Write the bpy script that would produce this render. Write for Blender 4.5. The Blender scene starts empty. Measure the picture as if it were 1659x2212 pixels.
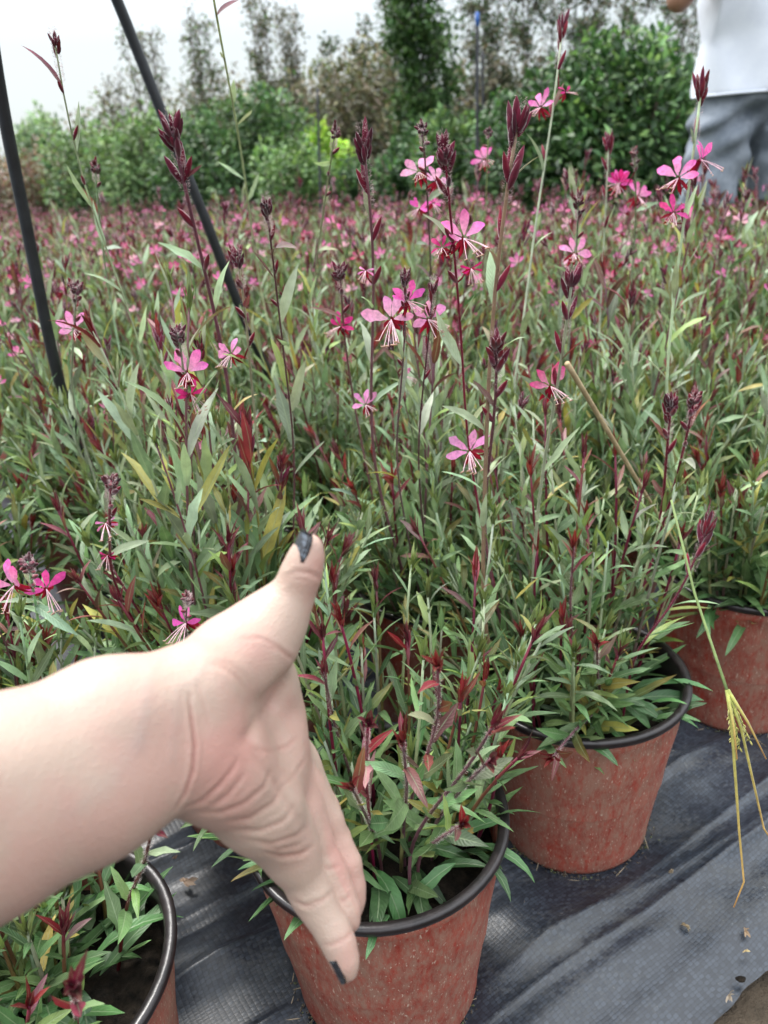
import bpy, math, random
import numpy as np
from mathutils import Matrix, Vector
R = math.radians
rng = np.random.default_rng(7)
random.seed(7)
S = bpy.context.scene
COL = S.collection

# ------------------------------------------------------------------ camera
FPX, PW, PH = 1661.0, 1659.0, 2212.0            # focal length and frame in reference units
PITCH, ROLL, CAMH = R(25.0), R(3.6), 0.698
cp, sp_ = math.cos(PITCH), math.sin(PITCH)
_fw = np.array([0, cp, -sp_]); _up = np.array([0, sp_, cp]); _rt = np.array([1.0, 0, 0])
XC = math.cos(ROLL) * _rt - math.sin(ROLL) * _up
YC = math.sin(ROLL) * _rt + math.cos(ROLL) * _up
CAM = np.array([0, 0, CAMH])
cd = bpy.data.cameras.new("camera"); cam = bpy.data.objects.new("camera", cd); COL.objects.link(cam)
cam.matrix_world = Matrix(((XC[0], YC[0], -_fw[0], 0), (XC[1], YC[1], -_fw[1], 0), (XC[2], YC[2], -_fw[2], CAMH), (0, 0, 0, 1)))
cd.sensor_fit = 'VERTICAL'; cd.sensor_height = 36; cd.sensor_width = 27; cd.lens = 36 * FPX / PH
cd.clip_start = 0.02; cd.clip_end = 600
cd.dof.use_dof = True; cd.dof.focus_distance = 0.55; cd.dof.aperture_fstop = 8.5
S.camera = cam

# ------------------------------------------------------------------ light: bright overcast
w = bpy.data.worlds.new("World"); S.world = w; w.use_nodes = True
nt = w.node_tree; nt.nodes.clear()
out = nt.nodes.new("ShaderNodeOutputWorld"); bg = nt.nodes.new("ShaderNodeBackground")
sky = nt.nodes.new("ShaderNodeTexSky"); sky.sky_type = 'NISHITA'; sky.sun_disc = False
SUN_EL, SUN_AZ = R(58), R(-35)
sky.sun_elevation = SUN_EL; sky.sun_rotation = SUN_AZ; sky.dust_density = 4; sky.air_density = 1.0
mixw = nt.nodes.new("ShaderNodeMix"); mixw.data_type = 'RGBA'; mixw.inputs[0].default_value = 0.85
tcw = nt.nodes.new("ShaderNodeTexCoord"); sxw = nt.nodes.new("ShaderNodeSeparateXYZ"); nt.links.new(tcw.outputs["Generated"], sxw.inputs[0])
rw = nt.nodes.new("ShaderNodeValToRGB"); rw.color_ramp.elements[0].position = .12; rw.color_ramp.elements[0].color = (.150, .166, .173, 1)
rw.color_ramp.elements[1].position = .85; rw.color_ramp.elements[1].color = (.66, .68, .70, 1)   # overcast: the zenith is brighter than the horizon
nt.links.new(sxw.outputs[2], rw.inputs[0]); vs = nt.nodes.new("ShaderNodeVectorMath"); vs.operation = 'SCALE'; vs.inputs[3].default_value = 20
nt.links.new(rw.outputs[0], vs.inputs[0]); nt.links.new(vs.outputs[0], mixw.inputs[7])
nt.links.new(sky.outputs[0], mixw.inputs[6]); nt.links.new(mixw.outputs[2], bg.inputs[0])
bg.inputs[1].default_value = 0.1
nt.links.new(bg.outputs[0], out.inputs[0])
sl = bpy.data.lights.new("sun", 'SUN'); so = bpy.data.objects.new("sun", sl); COL.objects.link(so)
sl.energy = 1.5; sl.angle = R(14); sl.color = (1, 0.97, 0.93)
sd = Vector((math.sin(SUN_AZ) * math.cos(SUN_EL), math.cos(SUN_AZ) * math.cos(SUN_EL), math.sin(SUN_EL)))
so.rotation_euler = sd.to_track_quat('Z', 'Y').to_euler()
S.view_settings.view_transform = 'Standard'; S.view_settings.look = 'None'
S.view_settings.gamma = 1; S.view_settings.exposure = 1.52
S.render.engine = 'CYCLES'
S.cycles.max_bounces = 6; S.cycles.transparent_max_bounces = 4; S.cycles.use_denoising = True
S.cycles.transmission_bounces = 3; S.cycles.caustics_reflective = False; S.cycles.caustics_refractive = False

# ------------------------------------------------------------------ picture <-> world helpers (used to measure where things stand)
def ray(px, py):
    return (px - PW / 2) / FPX * XC - (py - PH / 2) / FPX * YC + _fw
def at_depth(px, py, d): return CAM + ray(px, py) * d
def at_z(px, py, z):
    r = ray(px, py); return CAM + r * ((z - CAMH) / r[2])
def depth_of(P): return float((np.asarray(P) - CAM) @ _fw)

# ------------------------------------------------------------------ mesh builder
class MB:
    def __init__(s): s.V = []; s.Q = []; s.C = []; s.U = []; s.n = 0
    def add(s, V, Q, C=None, U=None):
        V = np.asarray(V, float).reshape(-1, 3); Q = np.asarray(Q, int).reshape(-1, 4)
        s.V.append(V); s.Q.append(Q + s.n)
        if C is None: C = (1, 1, 1)
        C = np.broadcast_to(np.asarray(C, float), (len(V), 3)) if np.ndim(C) < 2 or len(C) != len(V) else C
        s.C.append(C); s.U.append(np.zeros((len(V), 2)) if U is None else U); s.n += len(V)
    def mesh(s, name, mat, smooth=True):
        V = np.concatenate(s.V); Q = np.concatenate(s.Q); C = np.concatenate(s.C); U = np.concatenate(s.U)
        m = bpy.data.meshes.new(name)
        m.vertices.add(len(V)); m.vertices.foreach_set("co", V.astype(np.float32).ravel())
        tri = Q[:, 2] == Q[:, 3]
        q4 = Q[~tri]; q3 = Q[tri][:, :3]
        m.loops.add(q4.size + q3.size)
        m.loops.foreach_set("vertex_index", np.concatenate([q4.ravel(), q3.ravel()]).astype(np.int32))
        m.polygons.add(len(q4) + len(q3))
        st = np.concatenate([np.arange(len(q4)) * 4, q4.size + np.arange(len(q3)) * 3]).astype(np.int32)
        m.polygons.foreach_set("loop_start", st)
        m.update(calc_edges=True)
        a = m.attributes.new("tint", 'FLOAT_COLOR', 'POINT')
        a.data.foreach_set("color", np.concatenate([C, np.ones((len(C), 1))], 1).astype(np.float32).ravel())
        b = m.attributes.new("st", 'FLOAT2', 'POINT'); b.data.foreach_set("vector", U.astype(np.float32).ravel())
        m.polygons.foreach_set("use_smooth", np.full(len(m.polygons), smooth))
        m.materials.append(mat); m.validate(); return m
    def obj(s, name, mat, parent=None, smooth=True):
        return link(name, s.mesh(name, mat, smooth), parent)
def link(name, mesh, parent=None):
    o = bpy.data.objects.new(name, mesh); COL.objects.link(o)
    if parent is not None: o.parent = parent
    return o
def tag(o, label=None, cat=None, group=None, kind=None):
    if label: o["label"] = label
    if cat: o["category"] = cat
    if group: o["group"] = group
    if kind: o["kind"] = kind
    return o
def empty(name, loc, rz=0):
    o = bpy.data.objects.new(name, None); COL.objects.link(o); o.location = loc; o.rotation_euler = (0, 0, rz)
    o.empty_display_size = 0.02; return o
def unit(v):
    v = np.asarray(v, float); return v / (np.linalg.norm(v, axis=-1, keepdims=True) + 1e-12)
def perp(d):
    d = unit(d); a = np.where(np.abs(d[..., 2:3]) < 0.9, np.array([0, 0, 1.0]), np.array([1.0, 0, 0]))
    return unit(np.cross(d, a))

def tube(mb, P, rad, n=6, col=(1, 1, 1), cap=True):
    P = np.asarray(P, float); k = len(P); rad = np.broadcast_to(rad, (k,)).astype(float)
    T = np.gradient(P, axis=0); T = unit(T); a = perp(T[0]); A = []
    for i in range(k):
        a = unit(a - T[i] * (a @ T[i])); A.append(a)
    A = np.array(A); B = np.cross(T, A)
    th = np.arange(n) * 2 * np.pi / n
    V = P[:, None] + rad[:, None, None] * (A[:, None] * np.cos(th)[None, :, None] + B[:, None] * np.sin(th)[None, :, None])
    V = V.reshape(-1, 3); i = np.arange(k - 1)[:, None] * n; j = np.arange(n)[None]; j2 = (j + 1) % n
    Q = np.stack([i + j, i + j2, i + n + j2, i + n + j], -1).reshape(-1, 4)
    C = np.asarray(col, float)
    if C.ndim == 2: C = np.repeat(C, n, 0)
    else: C = np.broadcast_to(C, (len(V), 3))
    if cap:
        V = np.concatenate([V, P[:1], P[-1:]]); c0 = k * n; C = np.concatenate([C, C[:1], C[-1:]])
        q0 = np.stack([np.full(n, c0), j2[0], j[0], j[0]], -1); e = (k - 1) * n
        q1 = np.stack([np.full(n, c0 + 1), e + j[0], e + j2[0], e + j2[0]], -1)
        Q = np.concatenate([Q, q0, q1])
    mb.add(V, Q, C)

def spindles(mb, base, d, L, r, col0, col1, n=5):
    base = np.atleast_2d(base); N = len(base); d = unit(np.atleast_2d(d)); A = perp(d); B = np.cross(d, A)
    L = np.broadcast_to(L, (N,)); r = np.broadcast_to(r, (N,))
    t = np.array([0, .18, .5, .8, 1.0]); pr = np.array([.35, .8, 1, .65, .05]); th = np.arange(n) * 2 * np.pi / n
    ring = A[:, None, None] * np.cos(th)[None, None, :, None] + B[:, None, None] * np.sin(th)[None, None, :, None]
    V = base[:, None, None] + d[:, None, None] * (t[None, :, None, None] * L[:, None, None, None]) + ring * (pr[None, :, None, None] * r[:, None, None, None])
    m = 5 * n; i = np.arange(4)[:, None] * n; j = np.arange(n)[None]; j2 = (j + 1) % n
    q = np.stack([i + j, i + j2, i + n + j2, i + n + j], -1).reshape(-1, 4)
    Q = (q[None] + (np.arange(N) * m)[:, None, None]).reshape(-1, 4)
    col0 = np.broadcast_to(col0, (N, 3)); col1 = np.broadcast_to(col1, (N, 3))
    C = col0[:, None] * (1 - t)[None, :, None] + col1[:, None] * t[None, :, None]
    C = np.repeat(C, n, 1).reshape(-1, 3)
    mb.add(V.reshape(-1, 3), Q, C)

LEAF_T = {6: np.array([0, .1, .25, .42, .6, .78, .92, 1.0]), 3: np.array([0, .25, .6, 1.0]), 2: np.array([0, .45, 1.0])}
def leaves(mb, base, d, nrm, L, W, curl, c0, c1, segs=6, fold=.35, shape='lance', twist=None):
    base = np.atleast_2d(base); N = len(base)
    if N == 0: return
    d = unit(np.atleast_2d(d)); nrm = np.atleast_2d(nrm); nrm = unit(nrm - d * np.sum(nrm * d, 1, keepdims=True))
    side = np.cross(d, nrm)
    L, W, curl = [np.broadcast_to(a, (N,)).astype(float) for a in (L, W, curl)]
    curl = np.where(np.abs(curl) < 1e-3, 1e-3, curl)
    t = LEAF_T[segs]; k = len(t)
    if shape == 'lance': pr = np.sin(np.pi * np.clip(t, 0, 1) ** .85) ** .85 * 1.0 + .09 * (1 - t)
    elif shape == 'petal': pr = np.sin(np.pi * t ** 1.5) ** .75 + .12 * (1 - t)
    else: pr = np.sin(np.pi * t ** .9) ** .6 + .05 * (1 - t)
    pr = np.where(t >= .999, .02, pr)
    th = curl[:, None] * t[None]
    cx = np.sin(th) / curl[:, None]; cz = -(1 - np.cos(th)) / curl[:, None]
    cen = base[:, None] + L[:, None, None] * (d[:, None] * cx[..., None] + nrm[:, None] * cz[..., None])
    nl = nrm[:, None] * np.cos(th)[..., None] + d[:, None] * np.sin(th)[..., None]
    hw = (W[:, None] * .5 * pr[None])
    jit = 1 + .16 * rng.standard_normal((N, k)) * (segs == 6)
    sd3 = np.broadcast_to(side[:, None], nl.shape)
    if twist is not None:
        tw = twist[:, None] * t[None]; sd3, nl = sd3 * np.cos(tw)[..., None] + nl * np.sin(tw)[..., None], nl * np.cos(tw)[..., None] - sd3 * np.sin(tw)[..., None]
    eL = cen - sd3 * (hw * jit)[..., None] + nl * (hw * fold)[..., None]
    eR = cen + sd3 * (hw * jit[:, ::-1])[..., None] + nl * (hw * fold)[..., None]
    V = np.stack([eL, cen, eR], 2).reshape(-1, 3)
    m = k * 3; i = np.arange(k - 1)[:, None] * 3; j = np.arange(2)[None]
    q = np.stack([i + j, i + j + 1, i + 3 + j + 1, i + 3 + j], -1).reshape(-1, 4)
    Q = (q[None] + (np.arange(N) * m)[:, None, None]).reshape(-1, 4)
    c0 = np.broadcast_to(c0, (N, 3)); c1 = np.broadcast_to(c1, (N, 3)); tt = t[None, :, None]
    C = np.repeat((c0[:, None] * (1 - tt) + c1[:, None] * tt), 3, 1).reshape(-1, 3)
    U = np.stack([np.tile(np.array([0, .5, 1.0]), k), np.repeat(t, 3)], -1); U = np.tile(U, (N, 1))
    U[:, 1] += np.repeat(rng.integers(0, 50, N), m) * 2
    mb.add(V, Q, C, U)

# ------------------------------------------------------------------ materials
def newmat(name):
    m = bpy.data.materials.new(name); m.use_nodes = True; n = m.node_tree.nodes; n.clear()
    o = n.new("ShaderNodeOutputMaterial"); b = n.new("ShaderNodeBsdfPrincipled")
    m.node_tree.links.new(b.outputs[0], o.inputs[0]); return m, m.node_tree, b, o
def N(nt, t, **kw):
    n = nt.nodes.new("ShaderNode" + t)
    for k, v in kw.items():
        if k.startswith("i_"): n.inputs[int(k[2:])].default_value = v
        else: setattr(n, k, v)
    return n
def mixrgb(nt, fac, a, b, mode='MIX'):
    m = nt.nodes.new("ShaderNodeMix"); m.data_type = 'RGBA'; m.blend_type = mode
    for s, v in ((0, fac), (6, a), (7, b)):
        if isinstance(v, bpy.types.NodeSocket): nt.links.new(v, m.inputs[s])
        elif s == 0: m.inputs[0].default_value = v
        else: m.inputs[s].default_value = (*v, 1)
    return m.outputs[2]
def math_(nt, op, a, b=None, c=None):
    m = nt.nodes.new("ShaderNodeMath"); m.operation = op
    for i, v in enumerate((a, b, c)):
        if v is None: continue
        if isinstance(v, bpy.types.NodeSocket): nt.links.new(v, m.inputs[i])
        else: m.inputs[i].default_value = v
    return m.outputs[0]
def ramp(nt, fac, stops):
    r = nt.nodes.new("ShaderNodeValToRGB"); e = r.color_ramp.elements
    while len(e) < len(stops): e.new(.5)
    for x, (p, c) in zip(e, stops):
        x.position = p; x.color = (*c, 1) if len(c) == 3 else c
    nt.links.new(fac, r.inputs[0]); return r.outputs[0]
def noise(nt, scale, detail=3, rough=.5, vec=None, coord='Object'):
    n = nt.nodes.new("ShaderNodeTexNoise"); n.inputs["Scale"].default_value = scale
    n.inputs["Detail"].default_value = detail; n.inputs["Roughness"].default_value = rough
    if vec is None:
        t = nt.nodes.new("ShaderNodeTexCoord"); vec = t.outputs[coord]
    nt.links.new(vec, n.inputs["Vector"]); return n.outputs["Fac"]
def bump(nt, h, strength, dist, b):
    n = nt.nodes.new("ShaderNodeBump"); n.inputs["Strength"].default_value = strength; n.inputs["Distance"].default_value = dist
    nt.links.new(h, n.inputs["Height"]); nt.links.new(n.outputs[0], b.inputs["Normal"])

def tint_mat(name, rough=.5, spec=.4, transl=.25, rib=True, sheen=0, nscale=60):
    m, nt, b, o = newmat(name)
    a = N(nt, "Attribute", attribute_name="tint"); st = N(nt, "Attribute", attribute_name="st")
    nf = noise(nt, nscale, 3, .6)
    nn = ramp(nt, nf, [(0.25, (.68, .68, .68)), (.75, (1.32, 1.32, 1.32))])
    col = mixrgb(nt, 1.0, a.outputs["Color"], nn, 'MULTIPLY')
    if rib:
        sx = N(nt, "SeparateXYZ"); nt.links.new(st.outputs["Vector"], sx.inputs[0])
        dx = math_(nt, 'ABSOLUTE', math_(nt, 'SUBTRACT', sx.outputs[0], .5))
        mid = math_(nt, 'SMOOTH_MIN', 1.0, math_(nt, 'MULTIPLY', dx, 16), .0)
        ribf = math_(nt, 'SUBTRACT', 1.0, math_(nt, 'MINIMUM', 1.0, math_(nt, 'MULTIPLY', dx, 16)))
        vein = math_(nt, 'SINE', math_(nt, 'MULTIPLY', math_(nt, 'SUBTRACT', sx.outputs[1], math_(nt, 'MULTIPLY', dx, .35)), 75.0))
        col = mixrgb(nt, math_(nt, 'MULTIPLY', ribf, .55), col, (.32, .40, .24))
        hb = math_(nt, 'ADD', math_(nt, 'MULTIPLY', vein, .35), math_(nt, 'MULTIPLY', ribf, -1.2))
        bump(nt, hb, .35, .0006, b)
    nt.links.new(col, b.inputs["Base Color"]); b.inputs["Roughness"].default_value = rough
    b.inputs["Specular IOR Level"].default_value = spec
    if sheen: b.inputs["Sheen Weight"].default_value = sheen; b.inputs["Sheen Roughness"].default_value = .4
    if transl:
        tr = N(nt, "BsdfTranslucent"); tc = mixrgb(nt, 1.0, col, (1.15, 1.15, .85), 'MULTIPLY'); nt.links.new(tc, tr.inputs[0])
        ms = N(nt, "MixShader"); ms.inputs[0].default_value = transl
        nt.links.new(b.outputs[0], ms.inputs[1]); nt.links.new(tr.outputs[0], ms.inputs[2]); nt.links.new(ms.outputs[0], o.inputs[0])
    return m
M_leaf = tint_mat("leaf", .43, .5, .22, True, .02)
M_stem = tint_mat("stem", .6, .3, .05, False, .3, 150)
M_petal = tint_mat("petal", .55, .3, .4, False, 0, 300)
M_bud = tint_mat("bud", .7, .25, .05, False, .5, 200)
M_tree = tint_mat("tree_leaf", .5, .45, .3, False, 0, 3)
M_bark = tint_mat("bark", .85, .2, 0, False, 0, 30)

def pot_mat():
    m, nt, b, o = newmat("terracotta_plastic")
    tc = N(nt, "TexCoord"); mp = N(nt, "Mapping"); mp.inputs["Scale"].default_value = (1, 1, .38)
    nt.links.new(tc.outputs["Object"], mp.inputs[0])
    oi = N(nt, "ObjectInfo"); va = N(nt, "VectorMath", operation='ADD'); cmb = N(nt, "CombineXYZ")
    nt.links.new(math_(nt, 'MULTIPLY', oi.outputs["Random"], 7.0), cmb.inputs[0])
    nt.links.new(mp.outputs[0], va.inputs[0]); nt.links.new(cmb.outputs[0], va.inputs[1])
    n1 = noise(nt, 14, 5, .65, va.outputs[0]); n2 = noise(nt, 330, 4, .75, va.outputs[0]); n3 = noise(nt, 90, 4, .7, va.outputs[0])
    base = mixrgb(nt, ramp(nt, n3, [(.35, (0, 0, 0)), (.65, (1, 1, 1))]), (.22, .022, .013), (.33, .044, .026))
    n4 = noise(nt, 62, 3, .6, va.outputs[0])
    f = math_(nt, 'ADD', math_(nt, 'ADD', math_(nt, 'MULTIPLY', n1, .45), math_(nt, 'MULTIPLY', n4, .35)), math_(nt, 'MULTIPLY', n2, .5))
    f = math_(nt, 'ADD', f, math_(nt, 'MULTIPLY', math_(nt, 'SUBTRACT', oi.outputs['Random'], .5), .09))
    n5 = noise(nt, 170, 3, .7, va.outputs[0]); f = math_(nt, 'ADD', f, math_(nt, 'MULTIPLY', math_(nt, 'SUBTRACT', n5, .5), .5))
    dirt = ramp(nt, f, [(.46, (0, 0, 0)), (.76, (1, 1, 1))])
    c = mixrgb(nt, math_(nt, 'MULTIPLY', dirt, .88), base, (.29, .165, .12))
    blot = ramp(nt, noise(nt, 28, 5, .7, va.outputs[0]), [(.56, (0, 0, 0)), (.72, (1, 1, 1))])
    c = mixrgb(nt, math_(nt, 'MULTIPLY', blot, .30), c, (.13, .10, .068))
    sc = ramp(nt, noise(nt, 520, 2, .5, va.outputs[0]), [(.645, (0, 0, 0)), (.70, (1, 1, 1))])
    c = mixrgb(nt, math_(nt, 'MULTIPLY', sc, .55), c, (.60, .48, .38))
    nt.links.new(c, b.inputs["Base Color"]); b.inputs["Roughness"].default_value = .62; b.inputs["Specular IOR Level"].default_value = .35
    bump(nt, math_(nt, 'ADD', math_(nt, 'MULTIPLY', n2, .5), n3), .5, .0012, b); return m
M_pot = pot_mat()
def simple(name, c1, c2, sc, rough=.5, spec=.4, bs=.3, bd=.001, metal=0):
    m, nt, b, o = newmat(name); f = noise(nt, sc, 5, .65)
    nt.links.new(mixrgb(nt, ramp(nt, f, [(.35, (0, 0, 0)), (.68, (1, 1, 1))]), c1, c2), b.inputs["Base Color"])
    b.inputs["Roughness"].default_value = rough; b.inputs["Specular IOR Level"].default_value = spec
    bump(nt, noise(nt, sc * 3, 5, .7), bs, bd, b); return m
M_rim = simple("dark_plastic", (.008, .007, .008), (.022, .016, .017), 60, .3, .5, .25, .0006)
M_soil = simple("potting_soil", (.006, .005, .004), (.035, .026, .018), 120, .95, .2, 1, .004)
M_earth = simple("earth", (.03, .024, .017), (.09, .07, .05), 14, .95, .2, 1, .02)
M_hose = simple("black_pipe", (.004, .005, .007), (.014, .016, .02), 40, .42, .5, .15, .0006)
M_straw = simple("straw", (.30, .22, .12), (.55, .44, .27), 60, .7, .3)
M_grey = simple("far_pole", (.02, .022, .028), (.05, .05, .06), 20, .5, .4)
M_blue = simple("blue_cap", (.02, .08, .3), (.04, .14, .45), 20, .5, .4)

def mat_fabric(ang):
    m, nt, b, o = newmat("woven_ground_fabric")
    tc = N(nt, "TexCoord"); mp = N(nt, "Mapping"); mp.inputs["Rotation"].default_value = (0, 0, -ang); nt.links.new(tc.outputs["Object"], mp.inputs[0])
    wn = N(nt, "TexNoise"); wn.inputs["Scale"].default_value = 9; wn.inputs["Detail"].default_value = 3; nt.links.new(mp.outputs[0], wn.inputs[0])
    wv = N(nt, "VectorMath", operation='SCALE'); nt.links.new(wn.outputs["Color"], wv.inputs[0]); wv.inputs[3].default_value = .012
    va = N(nt, "VectorMath", operation='ADD'); nt.links.new(mp.outputs[0], va.inputs[0]); nt.links.new(wv.outputs[0], va.inputs[1])
    sx = N(nt, "SeparateXYZ"); nt.links.new(va.outputs[0], sx.inputs[0])
    PX, PY = 1 / .0050, 1 / .0032
    U = math_(nt, 'MULTIPLY', sx.outputs[0], PX); V = math_(nt, 'MULTIPLY', sx.outputs[1], PY)
    fu = math_(nt, 'FRACT', U); fv = math_(nt, 'FRACT', V); iu = math_(nt, 'FLOOR', U); iv = math_(nt, 'FLOOR', V)
    par = math_(nt, 'MODULO', math_(nt, 'ABSOLUTE', math_(nt, 'ADD', iu, iv)), 2.0)
    def arch(f, p): return math_(nt, 'POWER', math_(nt, 'MAXIMUM', math_(nt, 'SINE', math_(nt, 'MULTIPLY', f, math.pi)), .0001), p)
    ha = math_(nt, 'MULTIPLY', arch(fv, .3), arch(fu, .55)); hb = math_(nt, 'MULTIPLY', arch(fu, .3), arch(fv, .8))
    h = math_(nt, 'ADD', math_(nt, 'MULTIPLY', ha, par), math_(nt, 'MULTIPLY', math_(nt, 'MULTIPLY', hb, math_(nt, 'SUBTRACT', 1.0, par)), .75))
    wn2 = N(nt, "TexWhiteNoise"); cc = N(nt, "CombineXYZ"); nt.links.new(iu, cc.inputs[0]); nt.links.new(iv, cc.inputs[1]); nt.links.new(cc.outputs[0], wn2.inputs[0])
    base = mixrgb(nt, ramp(nt, h, [(.12, (0, 0, 0)), (.5, (1, 1, 1))]), (.010, .013, .018), mixrgb(nt, wn2.outputs[0], (.012, .017, .026), (.034, .045, .062)))
    mp2 = N(nt, "Mapping"); mp2.inputs["Rotation"].default_value = (0, 0, -ang); mp2.inputs["Scale"].default_value = (.35, 1.3, 1)
    nt.links.new(tc.outputs["Object"], mp2.inputs[0])
    dn = noise(nt, 11, 6, .72, mp2.outputs[0]); d2 = noise(nt, 240, 3, .7)
    dust = ramp(nt, math_(nt, 'ADD', math_(nt, 'MULTIPLY', dn, .8), math_(nt, 'MULTIPLY', d2, .35)), [(.60, (0, 0, 0)), (.80, (1, 1, 1))])
    base = mixrgb(nt, math_(nt, 'MULTIPLY', dust, .45), base, (.13, .13, .12))
    spk = ramp(nt, noise(nt, 420, 2, .5), [(.70, (0, 0, 0)), (.76, (1, 1, 1))])
    base = mixrgb(nt, math_(nt, 'MULTIPLY', spk, math_(nt, 'ADD', .04, math_(nt, 'MULTIPLY', dust, .6))), base, (.5, .5, .46))
    nt.links.new(base, b.inputs["Base Color"])
    rr = math_(nt, 'ADD', .36, math_(nt, 'MULTIPLY', dust, .4)); nt.links.new(rr, b.inputs["Roughness"])
    b.inputs["Specular IOR Level"].default_value = .6
    tl = math_(nt, 'MULTIPLY', wn2.outputs[0], .5)
    bump(nt, math_(nt, 'ADD', h, math_(nt, 'MULTIPLY', d2, .3)), .15, .0008, b); return m
UDIR = unit(np.array([.232, .148, 0])); VDIR = np.array([-UDIR[1], UDIR[0], 0])
M_fab = mat_fabric(math.atan2(UDIR[1], UDIR[0]))

# ------------------------------------------------------------------ ground
def grid(mb, x0, x1, y0, y1, nx, ny, zf, fr=None):
    X, Y = np.meshgrid(np.linspace(x0, x1, nx), np.linspace(y0, y1, ny)); P = np.stack([X.ravel(), Y.ravel()], 1)
    Wd = fr(P) if fr else np.concatenate([P, np.zeros((len(P), 1))], 1)
    Wd[:, 2] = zf(P, Wd); i = np.arange(ny - 1)[:, None] * nx; j = np.arange(nx - 1)[None]
    mb.add(Wd, np.stack([i + j, i + j + 1, i + nx + j + 1, i + nx + j], -1).reshape(-1, 4))
def vnoise(x, y, s=0):
    "smooth value noise, vectorised"
    xi, yi = np.floor(x).astype(int), np.floor(y).astype(int); fx, fy = x - xi, y - yi
    fx = fx * fx * (3 - 2 * fx); fy = fy * fy * (3 - 2 * fy)
    def h(a, b):
        v = np.sin(a * 127.1 + b * 311.7 + s * 74.7) * 43758.5453; return v - np.floor(v)
    return (h(xi, yi) * (1 - fx) + h(xi + 1, yi) * fx) * (1 - fy) + (h(xi, yi + 1) * (1 - fx) + h(xi + 1, yi + 1) * fx) * fy
mb = MB(); grid(mb, -300, 300, -300, 300, 61, 61, lambda P, W_: -.03 + 0 * P[:, 0])
tag(mb.obj("ground", M_earth), kind="structure")

# pots in the bed: centre positions from the measured ones (front row runs along UDIR)
POT_H, RT, RB = .205, .110, .083
pA, pB, pD = np.array([-.022, .475]), np.array([.190, .645]), np.array([-.275, .355])
pC = np.array([.455, .835])
V_EDGE = -.50   # front edge of the fabric, in metres along VDIR from pot A
def fab_frame(P): return pA_3 + P[:, :1] * UDIR + P[:, 1:] * VDIR
pA_3 = np.array([pA[0], pA[1], 0])
POTS_FRONT = [pD, pA, pB, pC]
def fab_z(P, W_):
    u, v = P[:, 0], P[:, 1]
    z = .012 * (vnoise(u * 1.3 + 5, v * 17 + 1.6 * vnoise(u * 2.2, v * 2, 9), 3) - .5)
    z += .010 * (vnoise(u * 2.5 + 2, v * 42, 5) - .5) * vnoise(u * 2, v * 5, 8) * 1.6
    ridge = 1 - np.abs(2 * vnoise(u * .8 + 3, v * 11 + .8 * np.sin(u * 2.1), 21) - 1); z += .016 * ridge ** 5
    r2 = 1 - np.abs(2 * vnoise(u * .7 + 8, v * 26 + .5 * np.sin(u * 3.1), 27) - 1); z += .007 * r2 ** 5
    z += .003 * (vnoise(u * 30, v * 30, 4) - .5)
    k = np.ones(len(z))
    for c in POTS_FRONT:
        dd = np.hypot(W_[:, 0] - c[0], W_[:, 1] - c[1]); k *= np.clip((dd - RB * .9) / .09, 0, 1) ** .8
    return z * k + .0015
mb = MB(); grid(mb, -.9, 1.7, -.208, .55, 620, 310, fab_z, fab_frame); tag(mb.obj("ground_fabric", M_fab), kind="structure")
mb = MB(); grid(mb, -16, 16, .55, 16, 3, 3, lambda P, W_: 0 * P[:, 0] + .0005, fab_frame)
grid(mb, -5, -.9, -.208, .55, 3, 3, lambda P, W_: 0 * P[:, 0] + .0005, fab_frame)
grid(mb, 1.7, 6, -.208, .55, 3, 3, lambda P, W_: 0 * P[:, 0] + .0005, fab_frame)
tag(mb.obj("ground_fabric", M_fab), kind="structure")
mb = MB()   # bare soil path along the fabric
def soil_z(P, W_): return -.012 + .022 * (vnoise(P[:, 0] * 9, P[:, 1] * 9, 1) - .35) + .010 * vnoise(P[:, 0] * 40, P[:, 1] * 40, 2) - .018 * np.clip((P[:, 1] + .215) / .03, 0, 1)
grid(mb, -1.2, 2.2, -1.2, -.18, 420, 150, soil_z, fab_frame); tag(mb.obj("soil_path", M_earth), kind="structure")

# ------------------------------------------------------------------ potted plant pieces
def lathe(mb, prof, n=56, col=(1, 1, 1), wob=0, ph=0):
    th = np.arange(n) * 2 * np.pi / n; prof = np.array(prof, float); k = len(prof)
    rr = prof[:, 0][:, None] * (1 + wob * np.sin(3 * th + ph)[None] + wob * .6 * np.sin(5 * th + 2 * ph)[None])
    V = np.stack([rr * np.cos(th), rr * np.sin(th), np.repeat(prof[:, 1][:, None], n, 1)], -1).reshape(-1, 3)
    i = np.arange(k - 1)[:, None] * n; j = np.arange(n)[None]; j2 = (j + 1) % n
    mb.add(V, np.stack([i + j, i + j2, i + n + j2, i + n + j], -1).reshape(-1, 4), col)
def pot_meshes(n=64, wob=.006, ph=0.):
    m = MB(); h = POT_H - .009
    prof = [(0.0005, .006), (RB - .012, .006), (RB - .010, .001), (RB - .002, .002), (RB, .008), (RB + .0004, .02), (RB + .004, .05), (RB + .009, .09), (RB + .014, .13), (RB + .019, .165), (RT - .0085, h - .016), (RT - .0065, h - .012), (RT - .006, h), (RT - .009, h), (RT - .011, h - .02), (RB + .01, .09)]
    lathe(m, prof, n, wob=wob, ph=ph); pot = m.mesh("pot", M_pot)
    m = MB(); H = POT_H
    prof = [(RT - .0055, h), (RT - .0012, h + .0006), (RT, h + .003), (RT + .0003, H - .003), (RT - .0006, H - .0006), (RT - .003, H), (RT - .0075, H - .0008), (RT - .009, H - .004), (RT - .012, h - .03), (RT - .015, h - .06)]
    lathe(m, prof, n, wob=wob * .5, ph=ph); rim = m.mesh("rim", M_rim)
    return pot, rim
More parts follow.
